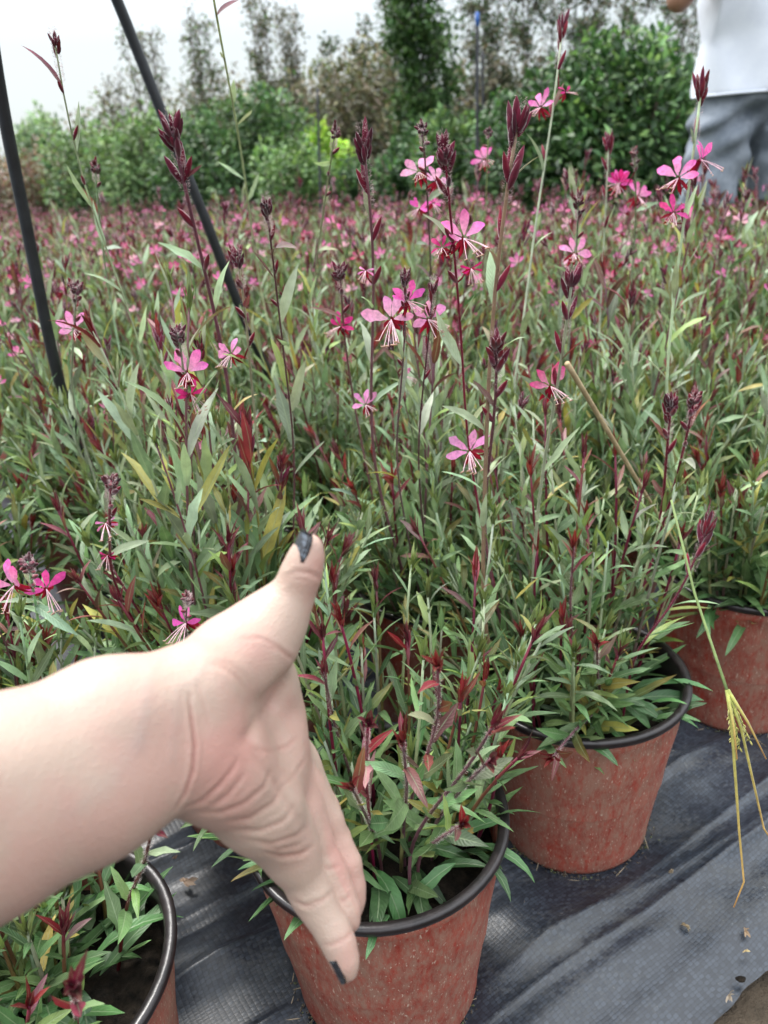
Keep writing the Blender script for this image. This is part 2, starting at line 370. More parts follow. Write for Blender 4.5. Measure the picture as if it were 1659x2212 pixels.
def soil_mesh():
    m = MB(); r = np.linspace(.0005, RT - .011, 14); n = 40; th = np.arange(n) * 2 * np.pi / n
    Rr, T = np.meshgrid(r, th, indexing='ij'); x, y = Rr * np.cos(T), Rr * np.sin(T)
    z = POT_H - .052 + .012 * vnoise(x * 60 + 9, y * 60, 3) + .006 * vnoise(x * 200, y * 200, 6)
    i = np.arange(13)[:, None] * n; j = np.arange(n)[None]; j2 = (j + 1) % n
    m.add(np.stack([x, y, z], -1).reshape(-1, 3), np.stack([i + j, i + j2, i + n + j2, i + n + j], -1).reshape(-1, 4)); return m.mesh("soil", M_soil)
POTM = [pot_meshes(64, .007, p) for p in (0, 1.3, 2.9)]; POTF = pot_meshes(16, 0, 0); SOILM = soil_mesh()

G_DARK = np.array([.058, .128, .046]); G_MID = np.array([.155, .245, .095]); G_GREY = np.array([.35, .42, .285]); G_LIME = np.array([.23, .31, .09])
OLIVE = np.array([.30, .27, .07]); RED = np.array([.18, .004, .018]); MAROON = np.array([.10, .006, .024]); MAUVE = np.array([.22, .09, .115]); ORANGE = np.array([.24, .13, .03])
def jcol(c, s=.18, n=None):
    c = np.atleast_2d(c); return np.clip(c * (1 + s * rng.standard_normal((len(c), 1))) * (1 + .06 * rng.standard_normal(c.shape)), .003, 1)

def path_bend(p0, d0, L, bend, n=7, up=0.25):
    "a stem path from p0 in direction d0 curving by bend (vector) and turning up"
    P = [np.array(p0, float)]; d = unit(np.array(d0, float)); st = L / (n - 1)
    for i in range(n - 1):
        P.append(P[-1] + d * st); d = unit(d + bend / (n - 1) + np.array([0, 0, up / (n - 1)]))
    return np.array(P)
def leafy(mf, ms, P, r0, nl, Lr, red, segs=6, start=.08, wide=.19, top=True, stemcol=None, ang=(.55, 1.0), lod=False):
    "leaves up a stem path; red = 0..1 how strongly the tip turns red"
    P = np.asarray(P, float); k = len(P)
    cl = np.concatenate([[0], np.cumsum(np.linalg.norm(np.diff(P, axis=0), axis=1))]); Lt = cl[-1]
    c0 = jcol(stemcol if stemcol is not None else (OLIVE * .8 if rng.random() < .5 else MAROON * 1.3))[0]
    c1 = (jcol(MAROON * 1.6 if red > .4 else G_GREY)[0] if stemcol is None else c0 * 1.1); tt = (cl / Lt)[:, None]
    tube(ms, P, np.linspace(r0, r0 * .55, k), 3 if lod else 6, c0 * (1 - tt) + c1 * tt, cap=not lod)
    s = np.sort(start + (1 - start) * (np.arange(nl) + rng.uniform(-.3, .3, nl)) / nl) ; s = np.clip(s, 0, .99)
    B = np.stack([np.interp(s * Lt, cl, P[:, i]) for i in range(3)], 1)
    T = unit(np.stack([np.interp(s * Lt, cl, np.gradient(P[:, i])) for i in range(3)], 1))
    A = perp(T); Bn = np.cross(T, A); ph = np.arange(nl) * 2.399 + rng.uniform(0, 6.28) + rng.normal(0, .3, nl)
    rad = A * np.cos(ph)[:, None] + Bn * np.sin(ph)[:, None]
    an = rng.uniform(ang[0], ang[1], nl) * (1.15 - .45 * s)
    d = T * np.cos(an)[:, None] + rad * np.sin(an)[:, None]; nrm = T * np.sin(an)[:, None] - rad * np.cos(an)[:, None]
    nrm = unit(nrm + .35 * rng.standard_normal((nl, 3)))
    Ll = rng.uniform(Lr[0], Lr[1], nl) * (1.05 - .5 * s ** 2); Wd = Ll * rng.uniform(wide * .8, wide * 1.15, nl)
    g = rng.random((nl, 1)); base = G_DARK * (1 - g) + G_MID * g
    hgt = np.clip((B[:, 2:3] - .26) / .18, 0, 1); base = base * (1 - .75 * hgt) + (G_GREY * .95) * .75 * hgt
    lm = rng.random((nl, 1)) < .10; base = np.where(lm, G_LIME * .8, base); lm = rng.random((nl, 1)) < .05; base = np.where(lm, OLIVE, base)
    rf = np.clip((s - (.68 if red < .97 else .3)) / .2, 0, 1)[:, None] * red * rng.uniform(.4, 1.2, (nl, 1)); rf = np.clip((np.clip(rf, 0, 1) - .35) * 3, 0, .95)
    rc = np.where(rng.random((nl, 1)) < .5, MAROON * 1.3, np.where(rng.random((nl, 1)) < .4, MAUVE, RED))
    rf = np.where(rf > .3, np.maximum(rf, .8), rf); c = jcol(base * (1 - rf) + rc * rf, .2); tip = np.clip(c * (1 + rng.uniform(-.1, .5, (nl, 1))), 0, 1)
    tr = rng.random((nl, 1)) < .04; tip = np.where(tr, ORANGE * .7 + c * .3, tip)
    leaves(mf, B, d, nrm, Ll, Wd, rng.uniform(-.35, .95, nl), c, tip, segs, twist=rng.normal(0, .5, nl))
    if top:
        n = 5 if lod else 9; e = P[-1]; t = unit(P[-1] - P[-2]); a = perp(t); b2 = np.cross(t, a); ph = rng.uniform(0, 6.28, n)
        an = rng.uniform(.03, .42, n); rd = a * np.cos(ph)[:, None] + b2 * np.sin(ph)[:, None]
        d = t * np.cos(an)[:, None] + rd * np.sin(an)[:, None]
        rc = (RED if rng.random() < .5 else MAROON * 1.2) if red > .4 else G_LIME * .6
        leaves(mf, e - t * rng.uniform(0, .012, (n, 1)), d, -rd + t * .3, rng.uniform(.010, .030, n), rng.uniform(.0022, .0052, n), rng.uniform(-.4, .5, n), jcol(np.tile(rc, (n, 1)), .3), jcol(np.tile(rc * .95 + OLIVE * .08, (n, 1)), .3), 3)

def bud_cluster(mbd, P, size=1.0, nb=12, hairy=False, lod=False, col=None):
    "dense spike of long buds at the end of path P, with a few older buds lower down"
    P = np.asarray(P, float); e = P[-1]; t = unit(P[-1] - P[-2]); a = perp(t); b2 = np.cross(t, a)
    def ring(n, back, spread, Lr, rr):
        ph = np.arange(n) * 2.4 + rng.uniform(0, 6); an = rng.uniform(.5, 1, n) * spread
        rd = a * np.cos(ph)[:, None] + b2 * np.sin(ph)[:, None]
        base = e - t * (back * size * rng.random((n, 1))) + rd * .0014 * size
        d = t * np.cos(an)[:, None] + rd * np.sin(an)[:, None]
        cc = MAROON if col is None else col
        c = jcol(np.tile(np.where(rng.random() < .3, RED * .7, cc * 1.1), (n, 1)), .3)
        spindles(mbd, base, d, rng.uniform(*Lr, n) * size, rr * size * rng.uniform(.8, 1.2, n), c, c * 1.1 + .01, 3 if lod else 6)
        return base, d
    ring(nb, .012, .45, (.008, .014), .0016)
    ring(max(2, nb // 3), .034, .42, (.012, .018), .0019)
    if hairy:
        n = 420; s = rng.random(n) * .05 * size; ph = rng.uniform(0, 6.28, n); rd = a * np.cos(ph)[:, None] + b2 * np.sin(ph)[:, None]
        bs = e + t * (.012 * size - s)[:, None] + rd * (.0022 * size)
        spindles(mbd, bs, rd + .5 * t + .4 * rng.standard_normal((n, 3)), .0022, .00007, (.5, .34, .34), (.6, .45, .45), 3)

PINK = np.array([.72, .10, .42]); HOT = np.array([.50, .018, .17]); PALE = np.array([.80, .36, .58]); WHT = np.array([.88, .80, .84])
def flower(mb_, pos, face, size=1.0, col=None, wilt=0, lod=False):
    "gaura flower: four clawed petals fanned upward, long stamens hanging below, red calyx"
    pos = np.asarray(pos, float); f = unit(np.array(face, float)); up = np.array([0, 0, 1.0]) + .25 * rng.standard_normal(3)
    up = unit(up - f * (up @ f)); sd = np.cross(f, up)
    c = col if col is not None else (PINK * rng.uniform(.75, 1.1) if rng.random() < .6 else (PALE if rng.random() < .5 else HOT))
    angs = np.array([-1.25, -.42, .42, 1.25]) + rng.normal(0, .12, 4)
    d = np.cos(angs)[:, None] * up + np.sin(angs)[:, None] * sd + f * (.25 + .25 * rng.random((4, 1))) - wilt * up * .8
    L = .0122 * size * rng.uniform(.8, 1.1, 4) * (1 - .3 * wilt); W = L * (.44 - .25 * wilt)
    leaves(mb_, pos + d * .0015 * size, d, np.tile(f, (4, 1)) + .15 * rng.standard_normal((4, 3)), L, W, rng.uniform(-.5, .9, 4) + 1.6 * wilt, np.tile(c * .6 + WHT * .32, (4, 1)) if not wilt else np.tile(c, (4, 1)), jcol(np.tile(c, (4, 1)), .1), 3 if lod else 6, fold=.12, shape='petal')
    if lod: return
    n = 7; sa = rng.normal(0, .33, n)
    for i in range(n):
        dd = unit(-up * .75 + sd * sa[i] + f * rng.uniform(.5, 1.0)); P = pos + np.outer(np.linspace(0, 1, 4), dd) * .013 * size
        P += np.outer(np.linspace(0, 1, 4) ** 2, -up) * .003 * size
        tube(mb_, P, .00019 * size, 4, WHT * .7 + c * .3, False)
        spindles(mb_, P[-1:] - sd * .001, sd[None], .0024 * size, .0004 * size, (.5, .3, .25), (.55, .4, .3), 4)
    ds = -f * .7 - up * np.array([.2, .5, .8, .4])[:, None] + sd * np.array([-.8, -.3, .3, .8])[:, None]
    leaves(mb_, np.tile(pos - f * .0005, (4, 1)), ds, np.tile(f, (4, 1)), .011 * size, .0022 * size, .5, RED * 1.3, RED * 1.6, 3)
    spindles(mb_, (pos - f * .010 * size - up * .003)[None], (f * .010 + up * .003)[None], .011 * size, .0011 * size, RED, RED * 1.4, 5)

def wand(P, parent, r0=.0016, hero=True, bud=True, flowers=(), nlv=6, stemc=None, size=1.0, world=True, lod=False, red=.7, nb=12, Lr=(.03, .065), wide=.15):
    "one flowering stem: a part of its plant, flowers and buds are its sub-parts"
    P = np.asarray(P, float); ms = MB(); o_l = np.array(parent.location) if world else np.zeros(3)
    # refine the path
    k = 16; cl = np.concatenate([[0], np.cumsum(np.linalg.norm(np.diff(P, axis=0), axis=1))]); ss = np.linspace(0, cl[-1], k)
    Q = np.stack([np.interp(ss, cl, P[:, i]) for i in range(3)], 1)
    for _ in range(3): Q[1:-1] = (Q[:-2] + 2 * Q[1:-1] + Q[2:]) / 4
    Q = Q - o_l
    sc = stemc if stemc is not None else (jcol(G_GREY)[0] if rng.random() < .5 else jcol(MAUVE * .8)[0])
    leafy(ms, ms, Q, r0 * size, nlv, Lr, red, 6 if not lod else 3, .05, wide, not bud, sc, (.35, .8), lod)
    if hero:
        n = 500; s = rng.uniform(.35, 1, n); B = np.stack([np.interp(s, np.linspace(0, 1, k), Q[:, i]) for i in range(3)], 1)
        dd = unit(rng.standard_normal((n, 3)) * np.array([1, 1, .4])); spindles(ms, B + dd * r0 * .7 * size, dd, .0018, .00006, (.5, .42, .40), (.6, .55, .5), 3)
    st = ms.obj("flower_stem", M_stem if False else M_leaf, parent)
    if bud:
        m = MB(); bud_cluster(m, Q, size, nb, hero, lod)
        # older buds spaced below the spike
        m.obj("bud_cluster", M_bud, st)
        for i in range(3 if hero else 2):
            q = Q[-2 - i] ; a = unit(rng.standard_normal(3) * np.array([1, 1, 0])); t = unit(Q[-1] - Q[-3]); m = MB()
            spindles(m, q[None], (t + a * .45)[None], .017 * size, .0020 * size, MAROON * 1.4, RED, 6); m.obj("bud", M_bud, st)
    for (fp, fd, fs, fc, fw_) in flowers:
        m = MB(); fp = np.asarray(fp, float) - o_l; j = int(np.argmin(np.linalg.norm(Q - fp, axis=1))); q = Q[j]
        flower(m, fp, fd, fs, fc, fw_)
        a = fp - unit(fd) * .010 * fs; mid = (q + a) / 2 - np.array([0, 0, .15]) * np.linalg.norm(a - q)
        tube(m, np.array([q, mid, a]), .0007, 5, RED * .9); m.obj("flower", M_petal, st)
    return st

def plant_foliage(seed, nsh=42, hmin=.09, hmax=.25, segs=6, lod=False, lean=.55, red=.7, basal=24, nl=13, Lr=(.04, .075), frontgap=None, rad=.07, ang=(.5, 1.05), back=0., wide=.18):
    mf = MB(); z0 = POT_H - .045
    for i in range(nsh):
        a = rng.uniform(0, 2 * np.pi); rr = rad * math.sqrt(rng.random()); x, y = rr * math.cos(a), rr * math.sin(a)
        if frontgap is not None and (x * frontgap[0] + y * frontgap[1]) > frontgap[2]: continue
        ln = lean * (rr / rad) * rng.uniform(.4, 1.2) + .06 * rng.standard_normal()
        d = (math.cos(a) * ln, math.sin(a) * ln, 1); L = rng.uniform(hmin, hmax) * (1 - .25 * rr / rad) + .03; L *= 1 + back * np.clip(y / rad + .35, 0, 1)
        P = path_bend((x, y, z0), d, L, .15 * rng.standard_normal(3), 6, .3)
        rd = red * (rng.random() < .40)
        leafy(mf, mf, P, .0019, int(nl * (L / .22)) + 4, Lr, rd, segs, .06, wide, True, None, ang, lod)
    n = basal; a = rng.uniform(0, 2 * np.pi, n); rr = rng.uniform(.01, rad, n)
    B = np.stack([rr * np.cos(a), rr * np.sin(a), np.full(n, z0 + .004)], 1) + rng.uniform(0, .03, (n, 1)) * np.array([0, 0, 1])
    a2 = a + rng.normal(0, .5, n); d = np.stack([np.cos(a2), np.sin(a2), rng.uniform(.25, 1.2, n)], 1)
    c = jcol(np.tile(G_DARK * 1.15, (n, 1)), .25)
    leaves(mf, B, d, np.tile([0, 0, 1.0], (n, 1)) + .3 * rng.standard_normal((n, 3)), rng.uniform(.04, .075, n), rng.uniform(.008, .013, n), rng.uniform(.2, 1.8, n), c, c * 1.2, segs)
    return mf.mesh("foliage", M_leaf)

FOL_A = plant_foliage(1, 80, .06, .15, frontgap=(.25, -1, .035), rad=.085, basal=46, back=.9, wide=.155, Lr=(.03, .058), lean=.5)
FOL_B = plant_foliage(2, 84, .08, .17, frontgap=(.75, -.66, .035), rad=.085, basal=64, back=.9, wide=.155, Lr=(.032, .062), lean=.6)
FOL_D = plant_foliage(3, 60, .04, .11, rad=.075, basal=60, frontgap=(1, -.1, .035), wide=.2, Lr=(.028, .05), lean=.4)
FOL_NEAR = [plant_foliage(10 + i, 78, .10, .31, nl=16, rad=.09, lean=.6, ang=(.35, .85), Lr=(.035, .068), wide=.16, basal=80) for i in range(6)]
FOL_MID = [plant_foliage(20 + i, 50, .14, .31, 3, True, nl=14, ang=(.3, .75), red=.9, wide=.17) for i in range(5)]
FOL_FAR = [plant_foliage(30 + i, 40, .14, .28, 2, True, nl=10, basal=8, red=.45) for i in range(4)]

def far_wand_meshes(i):
    "stem mesh with its leaves, bud mesh, flower mesh in local coordinates"
    H = rng.uniform(.24, .38); lean = rng.normal(0, .22, 2)
    P = path_bend((0, 0, 0), (lean[0], lean[1], 1), H, .2 * rng.standard_normal(3), 8, .1)
    ms = MB(); leafy(ms, ms, P, .0014, 9, (.03, .055), .9, 3, .25, .15, False, OLIVE * .8 if i % 2 else MAUVE * .8, (.3, .8), True)
    mbu = MB(); bud_cluster(mbu, P, 1.15, 9, False, True)
    for j in (1, 2): spindles(ms, P[-1 - j][None], [(rng.normal(0, .4), rng.normal(0, .4), 1)], .018, .002, MAROON * 1.4, RED, 4)
    fm = []
    for j in range(1 + i % 3):
        mfl = MB(); q = P[-2 - j]; a = rng.uniform(0, 6.28); p = q + np.array([math.cos(a), math.sin(a), -.2]) * .013
        flower(mfl, p, (math.cos(a), math.sin(a), .2), 1.2, None, 0, False if i < 4 else True)
        tube(mfl, np.array([q, p]), .0007, 4, RED); fm.append(mfl.mesh("flower", M_petal))
    return ms.mesh("flower_stem", M_leaf), mbu.mesh("bud_cluster", M_bud), fm
WANDS = [far_wand_meshes(i) for i in range(12)]
def near_wand_meshes(i):
    H = rng.uniform(.24, .40); lean = rng.normal(0, .13, 2)
    P = path_bend((0, 0, 0), (lean[0], lean[1], 1), H, .15 * rng.standard_normal(3), 10, .1)
    ms = MB(); leafy(ms, ms, P + [0, 0, .18], .0016, 19, (.045, .088), .95 if i % 2 else .2, 6, .1, .16, True, [MAUVE * .8, OLIVE * .8, G_GREY * .9][i % 3], (.2, .65))
    mbu = MB(); bud_cluster(mbu, P + [0, 0, .18], 1.0, 12 if i % 2 else 7); return ms.mesh("leafy_stem", M_leaf), mbu.mesh("bud_cluster", M_bud)
NWANDS = [near_wand_meshes(i) for i in range(14)]
def add_near_wands(t, n, spread=.075):
    for i in range(n):
        k = rng.integers(0, len(NWANDS)); a, rr = rng.uniform(0, 6.28), spread * math.sqrt(rng.random())
        o = link("leafy_stem", NWANDS[k][0], t); o.location = (rr * math.cos(a), rr * math.sin(a), POT_H - .02 - .18); o.rotation_euler = (0, 0, rng.uniform(0, 6.28))
        s = rng.uniform(.8, 1.12); o.scale = (s, s, s)
        if rng.random() < .6: link("bud_cluster", NWANDS[k][1], o)

GROUP = "potted pink flowering plants set out in rows"
def potted(pos, fol, potm, rz=0, sc=1, label=None, group=GROUP, name="potted_plant", rim=True):
    t = empty(name, (pos[0], pos[1], 0), 0); tag(t, label, "potted plant", group)
    p = link("pot", potm[0], t); p.rotation_euler = (0, 0, rz)
    link("rim", potm[1], p)
    link("soil", SOILM, t)
    f = link("foliage", fol, t); f.rotation_euler = (0, 0, rz if sc != -1 else 0); s_ = abs(sc); f.scale = (s_, s_, s_)
    f.location = (0, 0, POT_H * (1 - s_)); return t
def add_wands(t, n, sub=True, zoff=.06, spread=.06, flw=.6, big=1.0):
    for i in range(n):
        ws, wb, wf = WANDS[rng.integers(0, len(WANDS))]; a, rr = rng.uniform(0, 6.28), spread * math.sqrt(rng.random())
        o = link("flower_stem", ws, t); o.location = (rr * math.cos(a), rr * math.sin(a), POT_H + zoff); o.rotation_euler = (0, 0, rng.uniform(0, 6.28))
        s = rng.uniform(.75, 1.1) * big; o.scale = (s, s, s)
        link("bud_cluster", wb, o)
        for fm in wf:
            if rng.random() < flw: link("flower", fm, o)

# ------------------------------------------------------------------ the bed of pots
plantA = potted(pA, FOL_A, POTM[0], .4, -1, "red pot right behind the reaching hand, low leafy plant with red tips", GROUP)
plantB = potted(pB, FOL_B, POTM[1], 1.9, -1, "whole red pot right of the hand, its dark rim open at the front")
plantD = potted(pD, FOL_D, POTM[2], 3.0, -1, "short leafy plant in a dark rimmed pot below the forearm, cut by the frame corner")
plantC = potted(pC, FOL_NEAR[0], POTM[0], 2.2, 1, "red pot at the right edge, partly hidden behind the grass seed head")
HEDGE0, HEDGE1 = np.array([3.2, 3.55]), np.array([-8.5, 10.2])   # line the bed runs up to
hd = unit(HEDGE1 - HEDGE0); hn = np.array([hd[1], -hd[0]]);  hn = hn if hn @ (np.array([0, 0]) - HEDGE0) > 0 else -hn
cells = []
sp = .275
for iv in range(0, 52):
    for iu in range(-60, 40):
        off = 0.0
        P = pA + (iu * sp + off) * UDIR[:2] + iv * .285 * VDIR[:2]
        if iv == 0 and -2 < iu < 4: continue
        P = P + rng.normal(0, .010, 2)
        if iv == 0 and iu < 0: continue
        if (P - HEDGE0) @ hn < .3: continue
        Pc = np.array([P[0], P[1], .5]) - CAM; z = Pc @ _fw
        if P[1] < .2 or z < .15: continue
        u = FPX * (Pc @ XC) / z + PW / 2
        mg = 420 if z < 1.2 else 150
        if u < -mg or u > PW + mg: continue
        if np.hypot(P[0], P[1]) > 9.5: continue
        if min(np.hypot(*(P - q)) for q in POTS_FRONT) < .2: continue
        if np.hypot(P[0] - 1.30, P[1] - 3.35) < .22: continue
        if np.hypot(P[0] - 1.52, P[1] - 3.2) < .22: continue
        cells.append((float(np.hypot(P[0], P[1])), P, iv, u))
cells.sort(key=lambda c: c[0])
near_things = []; individuals = []
rest = []
for i, (dist, P, row, uu) in enumerate(cells):
    if i < 296:
        if dist < 1.25: t = potted(P, FOL_NEAR[i % 6], POTM[i % 3], rng.uniform(0, 6.28), rng.uniform(.88, 1.08)); add_wands(t, 2, flw=.5, zoff=.03, big=.9); add_near_wands(t, 13 if P[1] > .7 else 3); near_things.append(t)
        elif dist < 2.6: t = potted(P, FOL_MID[i % 5], POTF, rng.uniform(0, 6.28), rng.uniform(.9, 1.08)); add_wands(t, 7, flw=.75); add_near_wands(t, 6)
        else: t = potted(P, FOL_FAR[i % 4], POTF, rng.uniform(0, 6.28), rng.uniform(.9, 1.1)); add_wands(t, 10, flw=.8, zoff=.035, big=.74)
        t["row"] = row; t["uu"] = uu; individuals.append((t, dist))
        if not t.get("label"):
            t["label"] = ("grey green potted plant with red shoot tips among the others in the middle rows" if dist < 2.6 else "small distant potted plant dotted with pink flowers in the rows towards the hedge")
            t["group"] = GROUP if dist < 2.6 else "distant potted plants towards the hedge"
    else: rest.append(P)
print("POTS", len(cells), "stuff", len(rest))
# the farthest pots: one mass
def mesh_arrays(me):
    n = len(me.vertices); V = np.empty(n * 3, np.float32); me.vertices.foreach_get("co", V)
    C = np.empty(n * 4, np.float32); me.attributes["tint"].data.foreach_get("color", C)
    L = np.empty(len(me.loops), np.int32); me.loops.foreach_get("vertex_index", L)
    ls = np.empty(len(me.polygons), np.int32); lt = np.empty(len(me.polygons), np.int32); me.polygons.foreach_get("loop_start", ls); me.polygons.foreach_get("loop_total", lt)
    q = np.stack([L[ls], L[ls + 1], L[ls + 2], L[np.minimum(ls + 3, ls + lt - 1)]], 1); return V.reshape(-1, 3), q, C.reshape(-1, 4)[:, :3]
if rest:
    cache = {}
    def arr(me):
        if me.name not in cache: cache[me.name] = mesh_arrays(me)
        return cache[me.name]
    big = MB(); bigf = MB()
    for P in rest:
        a = rng.uniform(0, 6.28); c, s = math.cos(a), math.sin(a); Rm = np.array([[c, -s, 0], [s, c, 0], [0, 0, 1]])
        V, q, C = arr(FOL_FAR[rng.integers(0, 4)]); big.add(V @ Rm.T + [P[0], P[1], 0], q, C)
        for j in range(6):
            ws, wb, wf = WANDS[rng.integers(4, 12)]; o = np.array([P[0] + rng.normal(0, .05), P[1] + rng.normal(0, .05), POT_H - .03])
            for k_, me in enumerate((ws, wb, *wf)):
                if k_ >= 2 and rng.random() < .08: continue
                V, q, C = arr(me); bigf.add(V @ Rm.T + o, q, C)
    t = big.obj("distant_potted_plants", M_leaf); tag(t, "farthest mass of pink flowering plants running up to the hedge", "plants", kind="stuff")
    o = bigf.obj("flower_stems", M_petal, t); tag(o, kind="stuff")

# ------------------------------------------------------------------ measured flowering stems on the near plants
def near_plant(P):
    best, bt = 9, None
    for t in [plantA, plantB, plantC, plantD] + near_things:
        d_ = math.hypot(t.location.x - P[0], t.location.y - P[1])
        if d_ < best: best, bt = d_, t
    return bt
HERO_N = {}
def hero(px, zb, dtop, flowers=(), **kw):
    "px: list of (x, y) from the tip down; zb: height of the lowest listed point; dtop: depth of the tip"
    base = at_z(px[-1][0], px[-1][1], zb); db = depth_of(base)
    L = np.concatenate([[0], np.cumsum([math.dist(px[i], px[i + 1]) for i in range(len(px) - 1)])]); L /= L[-1]
    pts = [at_depth(x, y, dtop + (db - dtop) * l) for (x, y), l in zip(px, L)]
    t = near_plant(base); c = np.array([t.location.x, t.location.y, POT_H - .05])
    toward = base[:2] - c[:2]; foot = c + np.array([*(toward * min(1, .06 / (np.linalg.norm(toward) + 1e-6))), 0])
    path = [foot] + pts[::-1]
    fl = []
    for (fx, fy, fs, fc, wl, fd) in flowers:
        i = int(np.argmin([math.dist((fx, fy), p) for p in px])); dd = dtop + (db - dtop) * L[i]
        # depth of the point of the stem nearest to the flower
        best = min(((math.dist((fx, fy), (px[k][0] * (1 - s) + px[k + 1][0] * s, px[k][1] * (1 - s) + px[k + 1][1] * s)), L[k] * (1 - s) + L[k + 1] * s) for k in range(len(px) - 1) for s in np.linspace(0, 1, 9)))
        dd = dtop + (db - dtop) * best[1] - .004
        face = unit(-_fw * .8 + XC * fd[0] + YC * fd[1]); fl.append((at_depth(fx, fy, dd), face, fs, fc, wl))
    HERO_N[t.name] = HERO_N.get(t.name, 0) + 1
    return wand(path, t, flowers=fl, **kw)
LPK = np.array([.78, .28, .56])
hero([(372, 285), (392, 370), (425, 520), (462, 660), (500, 850), (512, 1050)], .40, .50, r0=.0018, size=1.25, stemc=MAUVE, nlv=10, nb=16)
hero([(1216, 50), (1205, 170), (1190, 290), (1150, 500), (1140, 640), (1100, 900)], .42, .80, [(1168, 232, 1.35, PINK, 0, (-.5, .2)), (1222, 200, .9, HOT, .5, (.5, .4))], size=1.15, nlv=8, stemc=G_GREY)
hero([(1118, 265), (1090, 420), (1060, 700), (1050, 950), (1042, 1250), (1040, 1420)], .27, .52, size=1.35, r0=.0017, stemc=np.array([.22, .15, .10]), nlv=12, nb=15)
hero([(960, 320), (968, 440), (985, 570), (1000, 760), (1005, 960)], .45, .47, [(1002, 515, 1.45, PINK, 0, (.2, .1)), (955, 535, 1.0, HOT, .6, (-.4, .2)), (1018, 580, .9, HOT, .8, (.2, -.3))], size=1.05, r0=.0014, stemc=MAROON * 1.8, nlv=8, nb=13)
hero([(912, 280), (920, 350), (925, 470), (935, 640)], .50, .66, [(905, 372, 1.5, LPK, 0, (-.2, .2)), (942, 392, 1.3, LPK, 0, (.4, .1)), (905, 450, 1.1, PINK, .2, (-.4, 0)), (935, 440, 1.0, PINK, .3, (.5, 0))], size=1.0, nlv=5)
hero([(785, 312), (803, 430), (812, 600), (800, 800), (800, 1000)], .42, .55, [(790, 585, .9, LPK, .9, (0, 0)), (790, 875, 1.2, LPK, .2, (-.2, .2))], size=1.25, stemc=MAUVE, nlv=9, nb=14)
hero([(724, 285), (712, 360), (690, 520), (670, 650)], .50, .72, size=1.0, nlv=7, stemc=G_GREY, nb=8)
hero([(1515, 190), (1505, 300), (1480, 450), (1455, 640), (1430, 900)], .42, .72, [(1465, 385, 1.75, PINK, 0, (-.4, .2)), (1515, 345, 1.5, PINK, .1, (.6, .1)), (1455, 460, 1.4, HOT * .5 + PINK * .5, .2, (0, 0))], size=1.25, nlv=8, stemc=G_GREY)
hero([(118, 90), (135, 200), (155, 330), (225, 530), (300, 720), (340, 900)], .42, .62, size=.9, nlv=12, stemc=G_GREY, r0=.0014, nb=7, Lr=(.05, .085))
hero([(455, -40), (480, 110), (510, 250), (535, 420), (560, 640)], .48, .62, bud=False, nlv=12, stemc=G_GREY, r0=.0018, Lr=(.035, .075))
hero([(1235, 610), (1225, 700), (1200, 860), (1165, 1050), (1150, 1250)], .32, .55, [(1190, 835, 1.45, HOT, 0, (.1, .2))], size=1.2, nlv=8, stemc=G_GREY, nb=13)
hero([(385, 720), (400, 800), (402, 900), (410, 1060)], .40, .55, [(405, 805, 1.5, PINK, 0, (.15, .3)), (412, 852, 1.2, HOT, .5, (.3, -.2))], nlv=4, size=1.0)
hero([(512, 555), (530, 640), (540, 800), (560, 1000)], .42, .55, [(500, 765, 1.3, LPK, .2, (-.4, .1))], nlv=7, size=1.0)
hero([(875, 600), (880, 660), (870, 800), (850, 1000)], .42, .56, [(845, 690, 1.65, LPK, 0, (-.2, -.1)), (880, 650, 1.2, PINK, .2, (.2, .2))], nlv=6, size=.8)
hero([(935, 620), (930, 720), (910, 850), (900, 1000)], .42, .62, [(925, 690, 1.45, LPK, .1, (.2, .1))], nlv=6, size=.8)
hero([(1072, 745), (1075, 850), (1055, 1000), (1040, 1150)], .36, .56, [(1015, 975, 1.75, LPK, .25, (-.3, .1))], nlv=7, size=1.3)
hero([(1250, 430), (1245, 560), (1230, 700)], .48, .75, [(1240, 548, 1.6, PINK * .5 + LPK * .5, 0, (0, .2))], nlv=5, size=1.0)
hero([(60, 1215), (75, 1290), (85, 1360)], .30, .47, [(30, 1265, 1.4, PINK, 0, (-.3, 0)), (100, 1272, 1.4, HOT * .4 + PINK * .6, .2, (.6, 0))], nlv=4, size=.95)
hero([(405, 1290), (400, 1360), (410, 1420)], .28, .52, [(402, 1345, 1.4, PINK, .4, (-.4, .1))], nlv=3, size=.7)
hero([(735, 590), (740, 700), (760, 850)], .46, .62, [(735, 705, 1.2, HOT, .4, (-.2, .1))], nlv=6, size=1.0)
hero([(165, 620), (160, 720), (150, 860)], .46, .66, [(160, 712, 1.3, PALE * .5 + PINK * .5, 0, (0, .2))], nlv=4)
hero([(240, 1040), (235, 1130), (240, 1260)], .34, .50, [(228, 1130, 1.1, LPK * .7, .9, (0, 0)), (232, 1200, 1.0, HOT, .9, (0, 0))], nlv=4, stemc=MAROON * 2, size=1)
hero([(205, 360), (215, 480), (235, 640)], .52, .8, nlv=6); hero([(575, 440), (590, 560), (612, 760), (640, 980)], .42, .52, nlv=13, size=.8, stemc=MAUVE, Lr=(.05, .085))
hero([(1370, 330), (1375, 430), (1370, 560)], .52, .95, [(1378, 425, 1.7, PINK, 0, (.2, .1)), (1340, 395, 1.4, HOT, .1, (-.3, .1))], nlv=5)
hero([(1315, 305), (1310, 420), (1300, 600)], .52, 1.0, [(1335, 400, 1.6, PINK, .1, (0, 0))], nlv=5, size=1.2)
hero([(1055, 285), (1052, 350), (1050, 480)], .52, .95, [(1045, 345, 1.8, PINK, 0, (-.2, .1))], nlv=3)
hero([(1500, 860), (1480, 960), (1440, 1110)], .34, .62, nlv=7, size=1.1, stemc=MAROON * 2.2)
